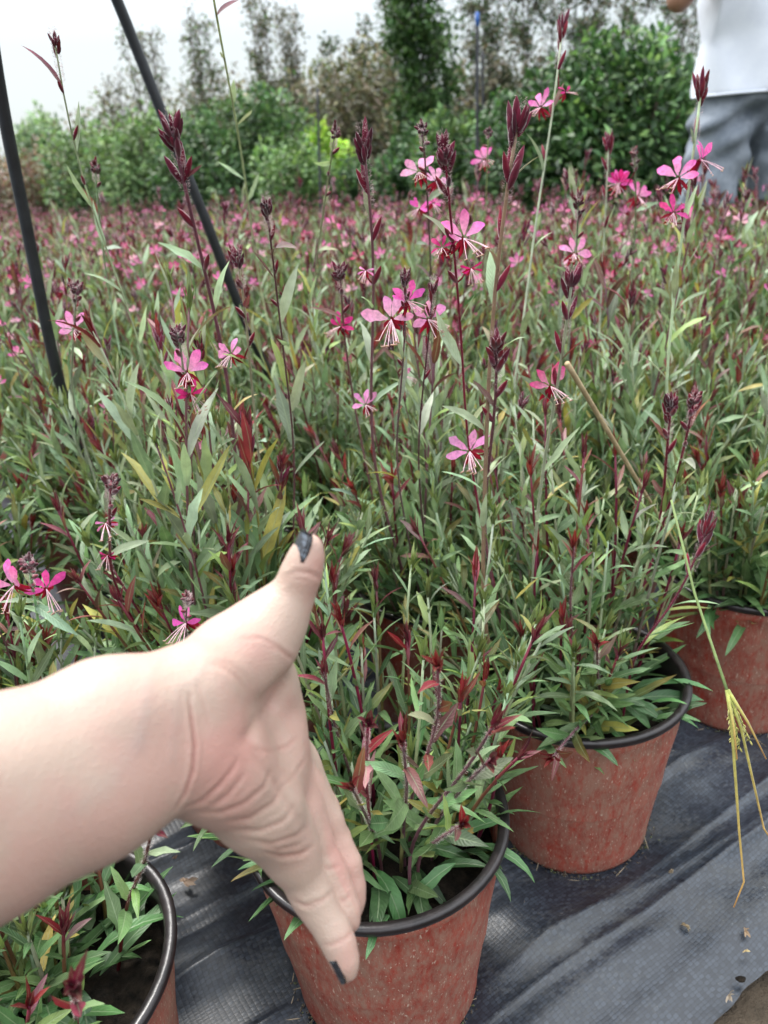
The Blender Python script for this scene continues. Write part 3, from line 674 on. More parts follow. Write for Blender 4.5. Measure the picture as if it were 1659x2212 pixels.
hero([(1450, 870), (1440, 980), (1430, 1120)], .34, .66, nlv=6, size=1.2, stemc=MAROON * 2.2)
hero([(1530, 1130), (1500, 1220), (1440, 1330), (1370, 1400)], .27, .68, nlv=12, size=1.2, r0=.0012, stemc=MAROON * 1.1, nb=16, red=.95)
hero([(160, 620), (165, 700), (140, 800)], .46, .7, nlv=5); hero([(945, 1440), (950, 1540), (920, 1640), (880, 1740)], .215, .42, bud=False, nlv=12, red=1, stemc=MAUVE, Lr=(.03, .05), wide=.23)
hero([(1070, 1560), (1010, 1660), (940, 1740), (880, 1830)], .215, .43, bud=False, nlv=11, red=.9, stemc=MAUVE * .8, Lr=(.035, .06), wide=.23)
hero([(795, 1560), (790, 1680), (800, 1790)], .215, .45, bud=False, nlv=10, red=1, stemc=MAROON * 2, Lr=(.03, .05), wide=.23)
hero([(160, 2130), (165, 2190)], .24, .33, bud=False, nlv=7, red=1, stemc=RED, Lr=(.022, .034), wide=.26)
hero([(330, 1790), (310, 1870), (270, 1960)], .22, .40, bud=False, nlv=9, red=.7, stemc=RED * .7, Lr=(.03, .045), wide=.23)

for px_, zb_, d_, nl_ in (([(1060, 1640), (1000, 1700), (930, 1790)], .2, .43, 9), ([(870, 1600), (880, 1700), (870, 1800)], .2, .45, 9), ([(1000, 1780), (950, 1810), (900, 1850)], .19, .45, 8), ([(760, 1700), (790, 1760), (820, 1830)], .19, .45, 8), ([(1190, 1640), (1230, 1590), (1290, 1530)], .2, .62, 9), ([(1290, 1390), (1290, 1450), (1300, 1520)], .2, .62, 9), ([(1240, 1180), (1230, 1300), (1240, 1420)], .24, .66, 12), ([(700, 1450), (720, 1560), (760, 1680)], .22, .56, 11)):
    hero(px_, zb_, d_, bud=False, nlv=nl_, red=.9, stemc=MAUVE * .8, Lr=(.035, .058), wide=.21)
# every plant near enough to be told apart gets its place in the rows as a label
ORD = ["first", "second", "third", "fourth", "fifth", "sixth", "seventh", "eighth", "ninth", "tenth", "eleventh", "twelfth"]
rows_ = {}
for t, dist in individuals:
    if dist < 2.6: rows_.setdefault(t["row"], []).append(t)
    del t["row"]
for rw_, ts in rows_.items():
    ts.sort(key=lambda t: -t["uu"])
    for k_, t in enumerate(ts):
        back = "front row" if rw_ == 0 else ORD[min(rw_, 11)] + " row back"
        adj = "leafy potted plant with red tips"
        t["label"] = "%s, %s, %s" % (adj, back, ("rightmost" if k_ == 0 else ORD[min(k_, 11)] + " from the right"))
for t, dist in individuals: del t["uu"]
print("HEROES", HERO_N)
#@@BACK
# ------------------------------------------------------------------ background: hedge, shrubs and trees
def on_plane(px, py, D):
    r = ray(px, py); return CAM + r * (D / r[1])
def bush(name, px, D, top, wpx, cols, leaf=.05, n=3000, label="", cat="bush", asp=.45, loose=.12, zb=0.0, group=None, segs=2, lumps=6, depth=.45):
    "rounded shrub: woody stems and leaves through an uneven, clumped volume"
    if D > 5.5: leaf *= 1.4; n = int(n * 1.7); loose = loose * 1.4; cols = [tuple(1.3 * x + .012 for x in c_) for c_ in cols]  # farther shrubs: haze is painted in by lightening the leaf colours
    else: leaf *= 1.15; n = int(n * 1.5)
    c = on_plane(px, top, D); H = max(.3, c[2]) * 1.04; sc = D * cp / FPX * 1.02; rx = wpx * sc * 1.12; ry = min(rx * .9, depth + .3)
    t = empty(name, (c[0], D, zb)); tag(t, label, cat, group)
    mf, ms = MB(), MB(); nst = 9
    for i in range(nst):
        a = rng.uniform(0, 6.28); P = path_bend((.05 * math.cos(a), .05 * math.sin(a), 0), (math.cos(a) * rx * .9, math.sin(a) * ry * .9, H), H * .9, .3 * rng.standard_normal(3), 6)
        tube(ms, P, np.linspace(.014, .004, 6), 5, (.10, .08, .06))
    # lumps
    LC = []
    for i in range(lumps):
        a = i * 2.399; rr = math.sqrt((i + .5) / lumps) * .75
        lz = H * (1.16 - .30 * rr + rng.uniform(-.12, .07)); LC.append((rx * rr * math.cos(a), ry * rr * math.sin(a), lz, rng.uniform(.32, .5)))
    B = []; Dn = []
    tgt = n
    while tgt > 0:
        m = min(tgt, 4000); tgt -= m
        k = rng.integers(0, lumps, m); q = unit(rng.standard_normal((m, 3))); L_ = np.array(LC)[k]
        rad = np.stack([L_[:, 3] * rx * 1.1, L_[:, 3] * ry * 1.2, L_[:, 2] * .5], 1); sh = 1 - np.abs(rng.normal(0, loose, m))
        P = np.stack([L_[:, 0], L_[:, 1], L_[:, 2] * .52], 1) + q * rad * sh[:, None]
        nz = vnoise(P[:, 0] * 6 + 31, P[:, 2] * 6 + P[:, 1] * 3, int(px)); P += q * (nz[:, None] - .5) * .16
        ok = P[:, 2] > .03; B.append(P[ok]); Dn.append(q[ok])
    B = np.concatenate(B); Dn = np.concatenate(Dn); m = len(B)
    d = unit(Dn + .75 * rng.standard_normal((m, 3)) + np.array([0, 0, -.1])); nr = unit(Dn + np.array([0, 0, .7]) + .5 * rng.standard_normal((m, 3)))
    cl = np.array(cols)[np.minimum((rng.random(m) ** 1.3 * len(cols)).astype(int), len(cols) - 1)]
    clump = vnoise(B[:, 0] * 5, B[:, 2] * 5 + B[:, 1] * 4, 11); cl = cl * (.7 + .6 * clump[:, None])
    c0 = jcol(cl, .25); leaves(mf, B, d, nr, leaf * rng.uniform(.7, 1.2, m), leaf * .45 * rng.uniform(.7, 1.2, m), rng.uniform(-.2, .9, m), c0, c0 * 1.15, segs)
    ms.obj("stems", M_bark, t); mf.obj("foliage", M_tree, t)
    return t
def tree(name, px, D, top, wpx, cols, leaf=.035, n=2500, label="", bare=.25, trunk=.025, group=None, ntr=1, up=1.6, col=(.10, .085, .07), lean=0., cat="tree"):
    "slender tree: tapered trunk, limbs and twigs with leaves set along the twigs"
    c = on_plane(px, top, D); H = c[2]; b = on_plane(px, 190, D); R_ = wpx * D * cp / FPX
    t = empty(name, (b[0], D, 0)); tag(t, label, cat, group); ms, mf = MB(), MB(); tw = []
    for k in range(ntr):
        x0 = 0 if ntr == 1 else rng.uniform(-.4, .4) * R_
        P = path_bend((x0, rng.uniform(-.1, .1), 0), (lean + rng.normal(0, .02), 0, 1), H * rng.uniform(.9, 1.0), .10 * rng.standard_normal(3), 12, .1)
        tube(ms, P, np.linspace(trunk, .003, 12), 6, col)
        nb = 26 if ntr == 1 else 12
        for i in range(nb):
            s = bare + (1 - bare) * (i + rng.random()) / nb; s = min(s, .98); j = s * 11; j0 = int(j); q = P[j0] * (1 - j + j0) + P[min(j0 + 1, 11)] * (j - j0)
            a = i * 2.4 + rng.normal(0, .4); L = R_ * rng.uniform(.5, 1.1) * (1.25 - .8 * s) * 1.3
            W_ = path_bend(q, (math.cos(a), math.sin(a) * .8, up * rng.uniform(.6, 1.3)), L, .5 * rng.standard_normal(3), 6, .3)
            tube(ms, W_, np.linspace(trunk * .38 * (1 - s * .6), .0015, 6), 4, col, False); tw.append(W_)
            for m in range(4):
                jj = rng.integers(1, 5); d = W_[jj] - W_[jj - 1]
                X = path_bend(W_[jj], unit(d) + .8 * rng.standard_normal(3), L * rng.uniform(.25, .5), .5 * rng.standard_normal(3), 4, .2)
                tube(ms, X, np.linspace(.003, .001, 4), 3, col, False); tw.append(X)
    k = rng.integers(0, len(tw), n); s = rng.uniform(.15, 1, n)
    B = np.array([tw[a][min(int(b_ * (len(tw[a]) - 1)), len(tw[a]) - 2)] * (1 - (b_ * (len(tw[a]) - 1)) % 1) + tw[a][min(int(b_ * (len(tw[a]) - 1)), len(tw[a]) - 2) + 1] * ((b_ * (len(tw[a]) - 1)) % 1) for a, b_ in zip(k, s)])
    B += rng.normal(0, leaf * .8, B.shape)
    cl = np.array(cols)[rng.integers(0, len(cols), n)]; c0 = jcol(cl * 1.0, .35)
    leaves(mf, B, rng.standard_normal((n, 3)) + [0, 0, -.2], rng.standard_normal((n, 3)) + [0, 0, .8], leaf * rng.uniform(.6, 1.3, n), leaf * .5 * rng.uniform(.7, 1.2, n), .4, c0, c0, 2)
    ms.obj("trunk", M_bark, t); mf.obj("crown", M_tree, t); return t
CAM_G = [(.024, .062, .02), (.04, .095, .03), (.07, .15, .045), (.15, .26, .09)]
MIDG = [(.05, .10, .03), (.08, .15, .04), (.12, .20, .06)]; DKG = [(.022, .06, .02), (.04, .10, .028), (.07, .14, .04)]
LTG = [(.10, .17, .06), (.14, .22, .075), (.07, .12, .045)]; BRN = [(.13, .11, .07), (.10, .10, .06), (.15, .13, .09), (.08, .10, .05)]
LIME = [(.28, .42, .06), (.22, .36, .05), (.15, .26, .05)]; RDB = [(.16, .08, .06), (.13, .10, .06), (.10, .11, .05)]
GH = "glossy green hedge bushes behind the man and beside him"
bush("hedge_bush", 1150, 5.0, 235, 120, CAM_G[:3], .05, 5200, "glossy dark green bush left of the tallest hedge bush, beside the thin dark poles", group=GH, lumps=9)
bush("hedge_bush", 1320, 4.6, 150, 150, CAM_G, .052, 8200, "tallest rounded glossy green bush left of the man in shorts", group=GH, lumps=11)
bush("hedge_bush", 1500, 4.9, 185, 120, CAM_G, .052, 5200, "glossy green bush right behind the man in grey shorts", group=GH, lumps=9)
bush("hedge_bush", 1690, 4.8, 200, 130, CAM_G, .052, 4200, "glossy green bush at the right frame edge behind the man", group=GH, lumps=9)
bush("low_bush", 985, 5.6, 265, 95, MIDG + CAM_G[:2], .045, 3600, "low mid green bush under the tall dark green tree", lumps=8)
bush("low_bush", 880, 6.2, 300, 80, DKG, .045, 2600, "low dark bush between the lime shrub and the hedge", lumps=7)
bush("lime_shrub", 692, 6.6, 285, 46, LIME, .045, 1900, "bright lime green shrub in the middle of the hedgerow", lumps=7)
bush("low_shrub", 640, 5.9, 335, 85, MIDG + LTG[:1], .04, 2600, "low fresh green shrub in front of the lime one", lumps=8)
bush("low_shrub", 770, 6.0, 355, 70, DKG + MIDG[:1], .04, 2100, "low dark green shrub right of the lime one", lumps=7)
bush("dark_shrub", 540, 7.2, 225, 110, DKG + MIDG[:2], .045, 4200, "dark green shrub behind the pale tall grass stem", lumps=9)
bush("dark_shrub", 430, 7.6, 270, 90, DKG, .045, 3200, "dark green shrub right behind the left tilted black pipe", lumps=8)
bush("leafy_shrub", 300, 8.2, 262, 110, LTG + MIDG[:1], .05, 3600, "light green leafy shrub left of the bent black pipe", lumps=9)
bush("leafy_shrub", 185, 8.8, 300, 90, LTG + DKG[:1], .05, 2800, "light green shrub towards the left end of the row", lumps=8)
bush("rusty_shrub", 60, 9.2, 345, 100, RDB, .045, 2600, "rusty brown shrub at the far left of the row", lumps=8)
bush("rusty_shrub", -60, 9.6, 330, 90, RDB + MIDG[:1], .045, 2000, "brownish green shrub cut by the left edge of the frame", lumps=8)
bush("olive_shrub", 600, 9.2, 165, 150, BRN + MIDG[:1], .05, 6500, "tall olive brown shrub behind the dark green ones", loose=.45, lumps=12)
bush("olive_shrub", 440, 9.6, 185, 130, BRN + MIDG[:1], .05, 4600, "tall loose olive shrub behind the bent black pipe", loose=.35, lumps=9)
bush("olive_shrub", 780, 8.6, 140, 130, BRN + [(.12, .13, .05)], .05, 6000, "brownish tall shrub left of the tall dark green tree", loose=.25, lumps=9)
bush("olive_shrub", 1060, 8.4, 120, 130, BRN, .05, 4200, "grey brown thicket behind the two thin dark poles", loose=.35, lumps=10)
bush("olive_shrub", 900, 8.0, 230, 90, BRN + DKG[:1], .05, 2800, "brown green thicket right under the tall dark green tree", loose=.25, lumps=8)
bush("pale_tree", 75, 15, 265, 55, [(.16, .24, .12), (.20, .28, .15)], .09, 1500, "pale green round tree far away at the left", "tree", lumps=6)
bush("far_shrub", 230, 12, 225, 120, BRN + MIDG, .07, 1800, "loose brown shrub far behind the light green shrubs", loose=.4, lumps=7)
GT = "slender bare looking trees against the sky"
tree("leafy_tree", 925, 7.0, -90, 150, [(.03, .075, .02), (.05, .11, .028), (.08, .15, .04)], .055, 6800, "tall dark green leafy tree in the middle of the row", .3, .035, up=1.2)
tree("slender_tree", 330, 9.0, 55, 60, BRN + LTG[:1], .045, 1178, "slender sparse tree right beside the bent black pipe", .35, .014, GT, ntr=4, up=1.5)
tree("slender_tree", 430, 9.4, 40, 70, BRN + MIDG, .045, 1520, "sparse arching tree between the bent black pipe and the pale tall stem", .35, .014, GT, ntr=4, up=1.5)
tree("slender_tree", 235, 10.5, 175, 60, BRN, .045, 798, "small twiggy tree near the left end against the sky", .35, .012, GT, ntr=4, up=1.5)
tree("slender_tree", 560, 8.8, -10, 55, BRN + LTG[:1], .042, 1520, "very tall thin tree right of the pale tall stem", .35, .014, GT, ntr=4, up=1.5)
tree("slender_tree", 640, 9.2, 10, 60, BRN, .042, 1710, "thin tree with upright twigs above the lime shrub", .35, .014, GT, ntr=4, up=2.4)
tree("slender_tree", 745, 9.0, 70, 80, BRN + DKG, .045, 2850, "spreading twiggy tree left of the tall dark green tree", .3, .02, GT, ntr=3, up=1.2)
tree("slender_tree", 830, 8.8, -80, 80, BRN + DKG, .045, 3230, "tall twiggy tree touching the tall dark green tree", .3, .02, GT, ntr=3, up=1.4)
for px_, top_, n_, lab_ in ((1060, -120, 5200, "brown small leaved tree behind the two thin dark poles"), (1160, -140, 5600, "brown small leaved tree behind the tallest pink flower stem"), (1260, -130, 5600, "small leaved tree above the left part of the tallest bush"), (1360, -140, 4800, "small leaved tree above the right part of the tallest bush"), (1460, -120, 3600, "sparser small leaved tree just left of the raised elbow"), (1580, -140, 3000, "small leaved tree behind the man in the white shirt")):
    tree("small_leaved_tree", px_, 8.4 + rng.uniform(-.5, .8), top_, 100, BRN + DKG, .040, n_, lab_, .12, .018, "brown small leaved trees on the right", ntr=4, up=.9)

# ------------------------------------------------------------------ pipes, poles, straw and grass
def pipe(name, pts, r, mat, label, cat, group=None, n=10, k=28, cc=None):
    P = np.array(pts, float); cl = np.concatenate([[0], np.cumsum(np.linalg.norm(np.diff(P, axis=0), axis=1))]); s = np.linspace(0, cl[-1], k)
    Q = np.stack([np.interp(s, cl, P[:, i]) for i in range(3)], 1)
    for _ in range(4): Q[1:-1] = (Q[:-2] + 2 * Q[1:-1] + Q[2:]) / 4
    m = MB(); tube(m, Q, r if np.ndim(r) == 0 else np.interp(s, np.linspace(0, cl[-1], len(r)), r), n, cc if cc is not None else (1, 1, 1)); o = m.obj(name, mat); tag(o, label, cat, group); return o
def seg(pxs, d0, d1): 
    l = np.linspace(d0, d1, len(pxs)); return [at_depth(x, y, d) for (x, y), d in zip(pxs, l)]
p = seg([(180, -170), (255, 0), (345, 235), (440, 460), (500, 625), (565, 775)], .95, 1.28); e = p[-1]; p.append(np.array([e[0] + .05, e[1] + .06, .2])); p.append(np.array([e[0] + .06, e[1] + .10, .0]))
pipe("bent_pipe", p, .0074, M_hose, "thin black pipe leaning left and bending down among the plants", "pipe")
p = seg([(-45, -100), (0, 215), (60, 500), (118, 800)], .74, .96); e = p[-1]; p.append(np.array([e[0] + .004, e[1] + .03, .2])); p.append(np.array([e[0] + .006, e[1] + .05, 0]))
pipe("leaning_pipe", p, .0068, M_hose, "thick looking black pipe leaning at the left frame edge", "pipe")
GP = "thin dark poles standing at the hedge"
for (x, top, D, r, lab, x2) in ((1031, 28, 4.8, .009, "taller thin dark pole with a blue top before the hedge", 1031), (1042, 110, 5.6, .008, "shorter thin dark pole just right of the blue topped one", 1044), (686, 190, 5.0, .008, "thin dark pole standing before the lime shrub, without a blue top", 692)):
    a, b = on_plane(x, top, D), on_plane(x2, 430, D); b = b + (b - a) * ((b[2] - 0) / (a[2] - b[2])); b[2] = 0
    o = pipe("garden_pole", [b, a], r, M_grey, lab, "pole", GP)
    if top == 28: 
        m = MB(); m.n = 0; tube(m, np.array([a - [0, 0, .06], a + [0, 0, .004]]), r * 1.25, 8); c_ = m.obj("blue_cap", M_blue, o)
b0 = at_z(1420, 1110, .34); s0 = at_depth(1225, 785, .62)
pipe("dry_straw", [b0 + (b0 - s0) * .35, b0, s0], [.0016, .0021, .0024], M_straw, "long dry straw coloured stalk leaning left between the plants", "stalk")
def grass_stalk():
    pts = seg([(1450, 1080), (1500, 1280), (1540, 1400), (1570, 1490)], .62, .56); t = empty("grass_stalk", tuple(pts[0])); tag(t, "green grass stalk hanging over the right pot with a yellowing seed head", "grass stalk")
    o = np.array(pts[0]); m = MB(); gs = np.array([.15, .21, .07]); tube(m, np.array(pts) - o, [.0010, .0011, .0012, .0013], 6, gs); m.obj("stem", M_stem, t)
    m = MB(); Y1 = np.array([.26, .30, .07]); Y2 = np.array([.34, .17, .05])
    for px_ in ([(1570, 1490), (1580, 1560), (1590, 1700), (1597, 1800), (1607, 1905), (1585, 1960)], [(1570, 1490), (1600, 1570), (1625, 1680), (1650, 1790), (1690, 1850)], [(1572, 1490), (1615, 1560), (1655, 1640)], [(1570, 1492), (1585, 1570), (1592, 1640)]):
        q = np.array(seg(px_, .56, .54)) - o; k = len(q); tube(m, q, np.linspace(.0014, .0005, k), 5, np.linspace(0, 1, k)[:, None] * (Y2 - Y1) + Y1)
    m.obj("blades", M_stem, t); m = MB()
    for (x0, y0, x1, y1) in ((1572, 1500, 1582, 1600), (1575, 1500, 1598, 1615), (1577, 1500, 1620, 1600), (1573, 1520, 1590, 1640)):
        for s in np.linspace(.25, 1, 22):
            q = at_depth(x0 + (x1 - x0) * s, y0 + (y1 - y0) * s, .557) - o; spindles(m, q[None], unit(np.array([[rng.normal(0, .5), rng.normal(0, .5), -1]])), .0042, .0008, (.45, .44, .12), (.5, .45, .16), 4)
        tube(m, np.array([at_depth(x0, y0, .558), at_depth(x1, y1, .557)]) - o, .0004, 4, (.35, .4, .1))
    m.obj("seed_head", M_stem, t)
grass_stalk()
# litter on the fabric
def dead_leaf(px, py, s, label, z=.012, c=(.34, .24, .17), nm="dead_leaf"):
    p = at_z(px, py, z); m = MB(); n = 5; a = rng.uniform(0, 6.28) + np.array([0, .5, 1.0, 2.6, 3.3]); d = np.stack([np.cos(a), np.sin(a), np.full(n, .12)], 1)
    leaves(m, np.tile(p, (n, 1)) - d * .001, d, np.tile([0, 0, 1.], (n, 1)) + .4 * rng.standard_normal((n, 3)), s * rng.uniform(.5, 1, n), s * .3, rng.uniform(.3, 1.2, n), c, np.array(c) * 1.2, 6); tag(m.obj(nm, M_leaf), label, nm.replace("_", " "))
for i_, (x_, y_, c_, lab_) in enumerate(((1130, 1950, (.26, .2, .13), "dry leaf scrap on the fabric between the two largest pots"), (1180, 2080, (.3, .25, .17), "dry brown leaf scrap right of the front pot"), (1450, 1880, (.22, .17, .11), "dry brown scrap on the fabric right of the second pot"), (1480, 2000, (.3, .22, .12), "curled tan scrap on the open fabric near the hanging grass"), (470, 2050, (.3, .22, .12), "small tan scrap on the fabric left of the front pot"))):
    dead_leaf(x_, y_, .006 + .001 * i_, lab_, c=c_, nm="leaf_scrap")
dead_leaf(400, 1905, .017, "curled dry brown leaf on the fabric between the front pots"); dead_leaf(380, 1845, .010, "small dry leaf scrap by the fabric behind the corner pot", c=(.25, .12, .05)); dead_leaf(375, 2208, .006, "tiny fallen magenta petal at the bottom of the frame", c=(.5, .02, .15), nm="fallen_petal"); dead_leaf(1575, 2150, .009, "pale dry leaf crumb near the soil in the corner", c=(.3, .24, .18)); dead_leaf(1612, 2060 - 6, .006, "small yellow leaf flake on the smooth fabric", c=(.55, .42, .2)); dead_leaf(1610, 2010, .008, "thin brown scrap under the hanging grass tip", c=(.3, .2, .12))
def pebble(px, py, r, label):
    p = at_z(px, py, .008); m = MB(); th = np.linspace(0, np.pi, 8)
    lathe(m, [(max(.0002, r * math.sin(t)), -r * .55 * math.cos(t)) for t in th], 12, wob=.08); o = m.obj("pebble", M_soil); o.location = p + [0, 0, r * .2]; o.scale = (1.4, .9, 1); tag(o, label, "pebble")
pebble(1600, 2116, .0034, "small black pebble on the smooth fabric near the corner")
def crumbs():
    "dirt and moss gathered round the feet of the front pots"
    m = MB()
    for c in (pA, pB, pD, pC):
        n = 900; a = rng.uniform(0, 6.28, n); r = RB + np.abs(rng.normal(0, .007, n)) - .002 + .012 * (vnoise(a * 2 + c[0] * 9, a, 4) > .55) * rng.random(n)
        B = np.stack([c[0] + r * np.cos(a), c[1] + r * np.sin(a), np.full(n, .001) + .007 * rng.random(n) * np.exp(-(r - RB) / .006).clip(0, 1)], 1)
        cc = np.where(rng.random((n, 1)) < .3, (.07, .08, .03), (.06, .045, .03)); spindles(m, B, rng.standard_normal((n, 3)), rng.uniform(.0012, .0042, n), rng.uniform(.0006, .0014, n), cc, cc * 1.3, 4)
        a = rng.uniform(0, 6.28, 40); B = np.stack([c[0] + (RB + .008) * np.cos(a), c[1] + (RB + .008) * np.sin(a), np.full(40, .004)], 1)
        spindles(m, B, rng.standard_normal((40, 3)) * [1, 1, .25], rng.uniform(.008, .02, 40), .0005, (.3, .24, .16), (.35, .28, .2), 4)
    t = m.obj("dirt_crumbs", M_stem); tag(t, "dark dirt and moss crumbs round the feet of the front pots", "dirt", kind="stuff")
crumbs()
#@@HAND
# ------------------------------------------------------------------ signed-distance modelling for people
def smin(a, b, k):
    h = np.clip(.5 + .5 * (b - a) / k, 0, 1); return b * (1 - h) + a * h - k * h * (1 - h)
class Field:
    def __init__(s, lo, hi, h):
        s.lo = np.array(lo, float); s.h = h; s.n = np.ceil((np.array(hi) - s.lo) / h).astype(int) + 1; s.F = np.full(s.n, .06, np.float32)
    def cone(s, a, b, ra, rb, k=.006, F=None, sq=None):
        "rounded cone joined smoothly to the field"
        F = s.F if F is None else F; a = np.array(a, float); b = np.array(b, float); m = max(ra, rb) + k + .012
        i0 = np.clip(np.floor((np.minimum(a, b) - m - s.lo) / s.h).astype(int), 0, s.n - 1); i1 = np.clip(np.ceil((np.maximum(a, b) + m - s.lo) / s.h).astype(int) + 1, 1, s.n)
        if (i1 <= i0).any(): return
        g = [s.lo[j] + s.h * np.arange(i0[j], i1[j]) for j in range(3)]; X, Y, Z = np.meshgrid(*g, indexing='ij', sparse=True)
        ab = b - a; t = np.clip(((X - a[0]) * ab[0] + (Y - a[1]) * ab[1] + (Z - a[2]) * ab[2]) / (ab @ ab + 1e-12), 0, 1)
        dx, dy, dz = X - a[0] - t * ab[0], Y - a[1] - t * ab[1], Z - a[2] - t * ab[2]
        if sq is not None:
            ax, f = sq; dot = dx * ax[0] + dy * ax[1] + dz * ax[2]; dx = dx + dot * ax[0] * (f - 1); dy = dy + dot * ax[1] * (f - 1); dz = dz + dot * ax[2] * (f - 1)
        D = np.sqrt(dx * dx + dy * dy + dz * dz) - (ra + (rb - ra) * t)
        sl = tuple(slice(i0[j], i1[j]) for j in range(3)); F[sl] = smin(F[sl], D.astype(np.float32), k)
    def nets(s, F=None, smooth=2):
        F = s.F if F is None else F; ins = F < 0
        c = sum(ins[i:ins.shape[0] - 1 + i, j:ins.shape[1] - 1 + j, k:ins.shape[2] - 1 + k].astype(np.int8) for i in (0, 1) for j in (0, 1) for k in (0, 1))
        act = (c > 0) & (c < 8); idx = np.full(act.shape, -1, np.int64); cells = np.argwhere(act); idx[act] = np.arange(len(cells))
        acc = np.zeros((len(cells), 3)); cnt = np.zeros(len(cells)); corners = [np.array([i, j, k]) for i in (0, 1) for j in (0, 1) for k in (0, 1)]
        val = {tuple(q): F[tuple((cells + q).T)] for q in corners}
        for q in corners:
            for ax in range(3):
                if q[ax]: continue
                p = q.copy(); p[ax] = 1; a, b = val[tuple(q)], val[tuple(p)]; cr = (a < 0) != (b < 0); t = np.where(cr, a / (a - b + 1e-12), 0)
                pt = np.tile(q.astype(float), (len(cells), 1)); pt[:, ax] = t; acc[cr] += pt[cr]; cnt[cr] += 1
        V = s.lo + s.h * (cells + acc / cnt[:, None]); Q = []
        for ax in range(3):
            o = [a for a in range(3) if a != ax]; sl0 = [slice(None)] * 3; sl1 = [slice(None)] * 3; sl0[ax] = slice(0, -1); sl1[ax] = slice(1, None)
            cr = ins[tuple(sl0)] != ins[tuple(sl1)]; e = np.argwhere(cr); e = e[(e[:, o[0]] > 0) & (e[:, o[1]] > 0)]
            e = e[(e[:, o[0]] < s.n[o[0]] - 1) & (e[:, o[1]] < s.n[o[1]] - 1)]
            d0 = np.zeros(3, int); d0[o[0]] = 1; d1 = np.zeros(3, int); d1[o[1]] = 1
            q = np.stack([idx[tuple(e.T)], idx[tuple((e - d0).T)], idx[tuple((e - d0 - d1).T)], idx[tuple((e - d1).T)]], 1)
            fl = ins[tuple(e.T)] ^ (ax == 1); q[~fl] = q[~fl][:, ::-1]; Q.append(q)
        Q = np.concatenate(Q); Q = Q[(Q >= 0).all(1)]
        for _ in range(smooth):
            A = np.zeros_like(V); n = np.zeros(len(V))
            for i in range(4):
                np.add.at(A, Q[:, i], V[Q[:, (i + 1) % 4]]); np.add.at(n, Q[:, i], 1); np.add.at(A, Q[:, i], V[Q[:, (i + 3) % 4]]); np.add.at(n, Q[:, i], 1)
            V = V * .4 + .6 * A / n[:, None]
        return V, Q
def vnorm(V, Q):
    nn = np.cross(V[Q[:, 2]] - V[Q[:, 0]], V[Q[:, 3]] - V[Q[:, 1]]); N_ = np.zeros_like(V)
    for i in range(4): np.add.at(N_, Q[:, i], nn)
    return unit(N_)
def skin_mat(name, base, pink, vein=True, sss=.12):
    m, nt, b, o = newmat(name); a = N(nt, "Attribute", attribute_name="tint"); n1 = noise(nt, 22, 4, .6); n2 = noise(nt, 420, 3, .6); n3 = noise(nt, 90, 3, .6)
    c = mixrgb(nt, ramp(nt, n1, [(.42, (0, 0, 0)), (.6, (1, 1, 1))]), base, pink)
    c = mixrgb(nt, 1.0, c, a.outputs["Color"], 'MULTIPLY'); c = mixrgb(nt, math_(nt, 'MULTIPLY', n3, .22), c, tuple(x * .82 for x in pink))
    nt.links.new(c, b.inputs["Base Color"]); b.inputs["Roughness"].default_value = .42; b.inputs["Specular IOR Level"].default_value = .4
    b.inputs["Subsurface Weight"].default_value = sss; b.inputs["Subsurface Radius"].default_value = (1.0, .35, .2); b.inputs["Subsurface Scale"].default_value = .003
    vo = N(nt, 'TexVoronoi', feature='DISTANCE_TO_EDGE'); vo.inputs['Scale'].default_value = 700; tcs = N(nt, 'TexCoord'); nt.links.new(tcs.outputs['Object'], vo.inputs['Vector'])
    bump(nt, math_(nt, 'ADD', math_(nt, 'ADD', n2, math_(nt, 'MULTIPLY', vo.outputs['Distance'], 1.5)), math_(nt, 'MULTIPLY', n3, .8)), .32, .0008, b); return m
M_skin = skin_mat("skin", (.435, .325, .262), (.455, .29, .24))
M_skin2 = skin_mat("tanned_skin", (.30, .16, .10), (.34, .18, .12), sss=.05)

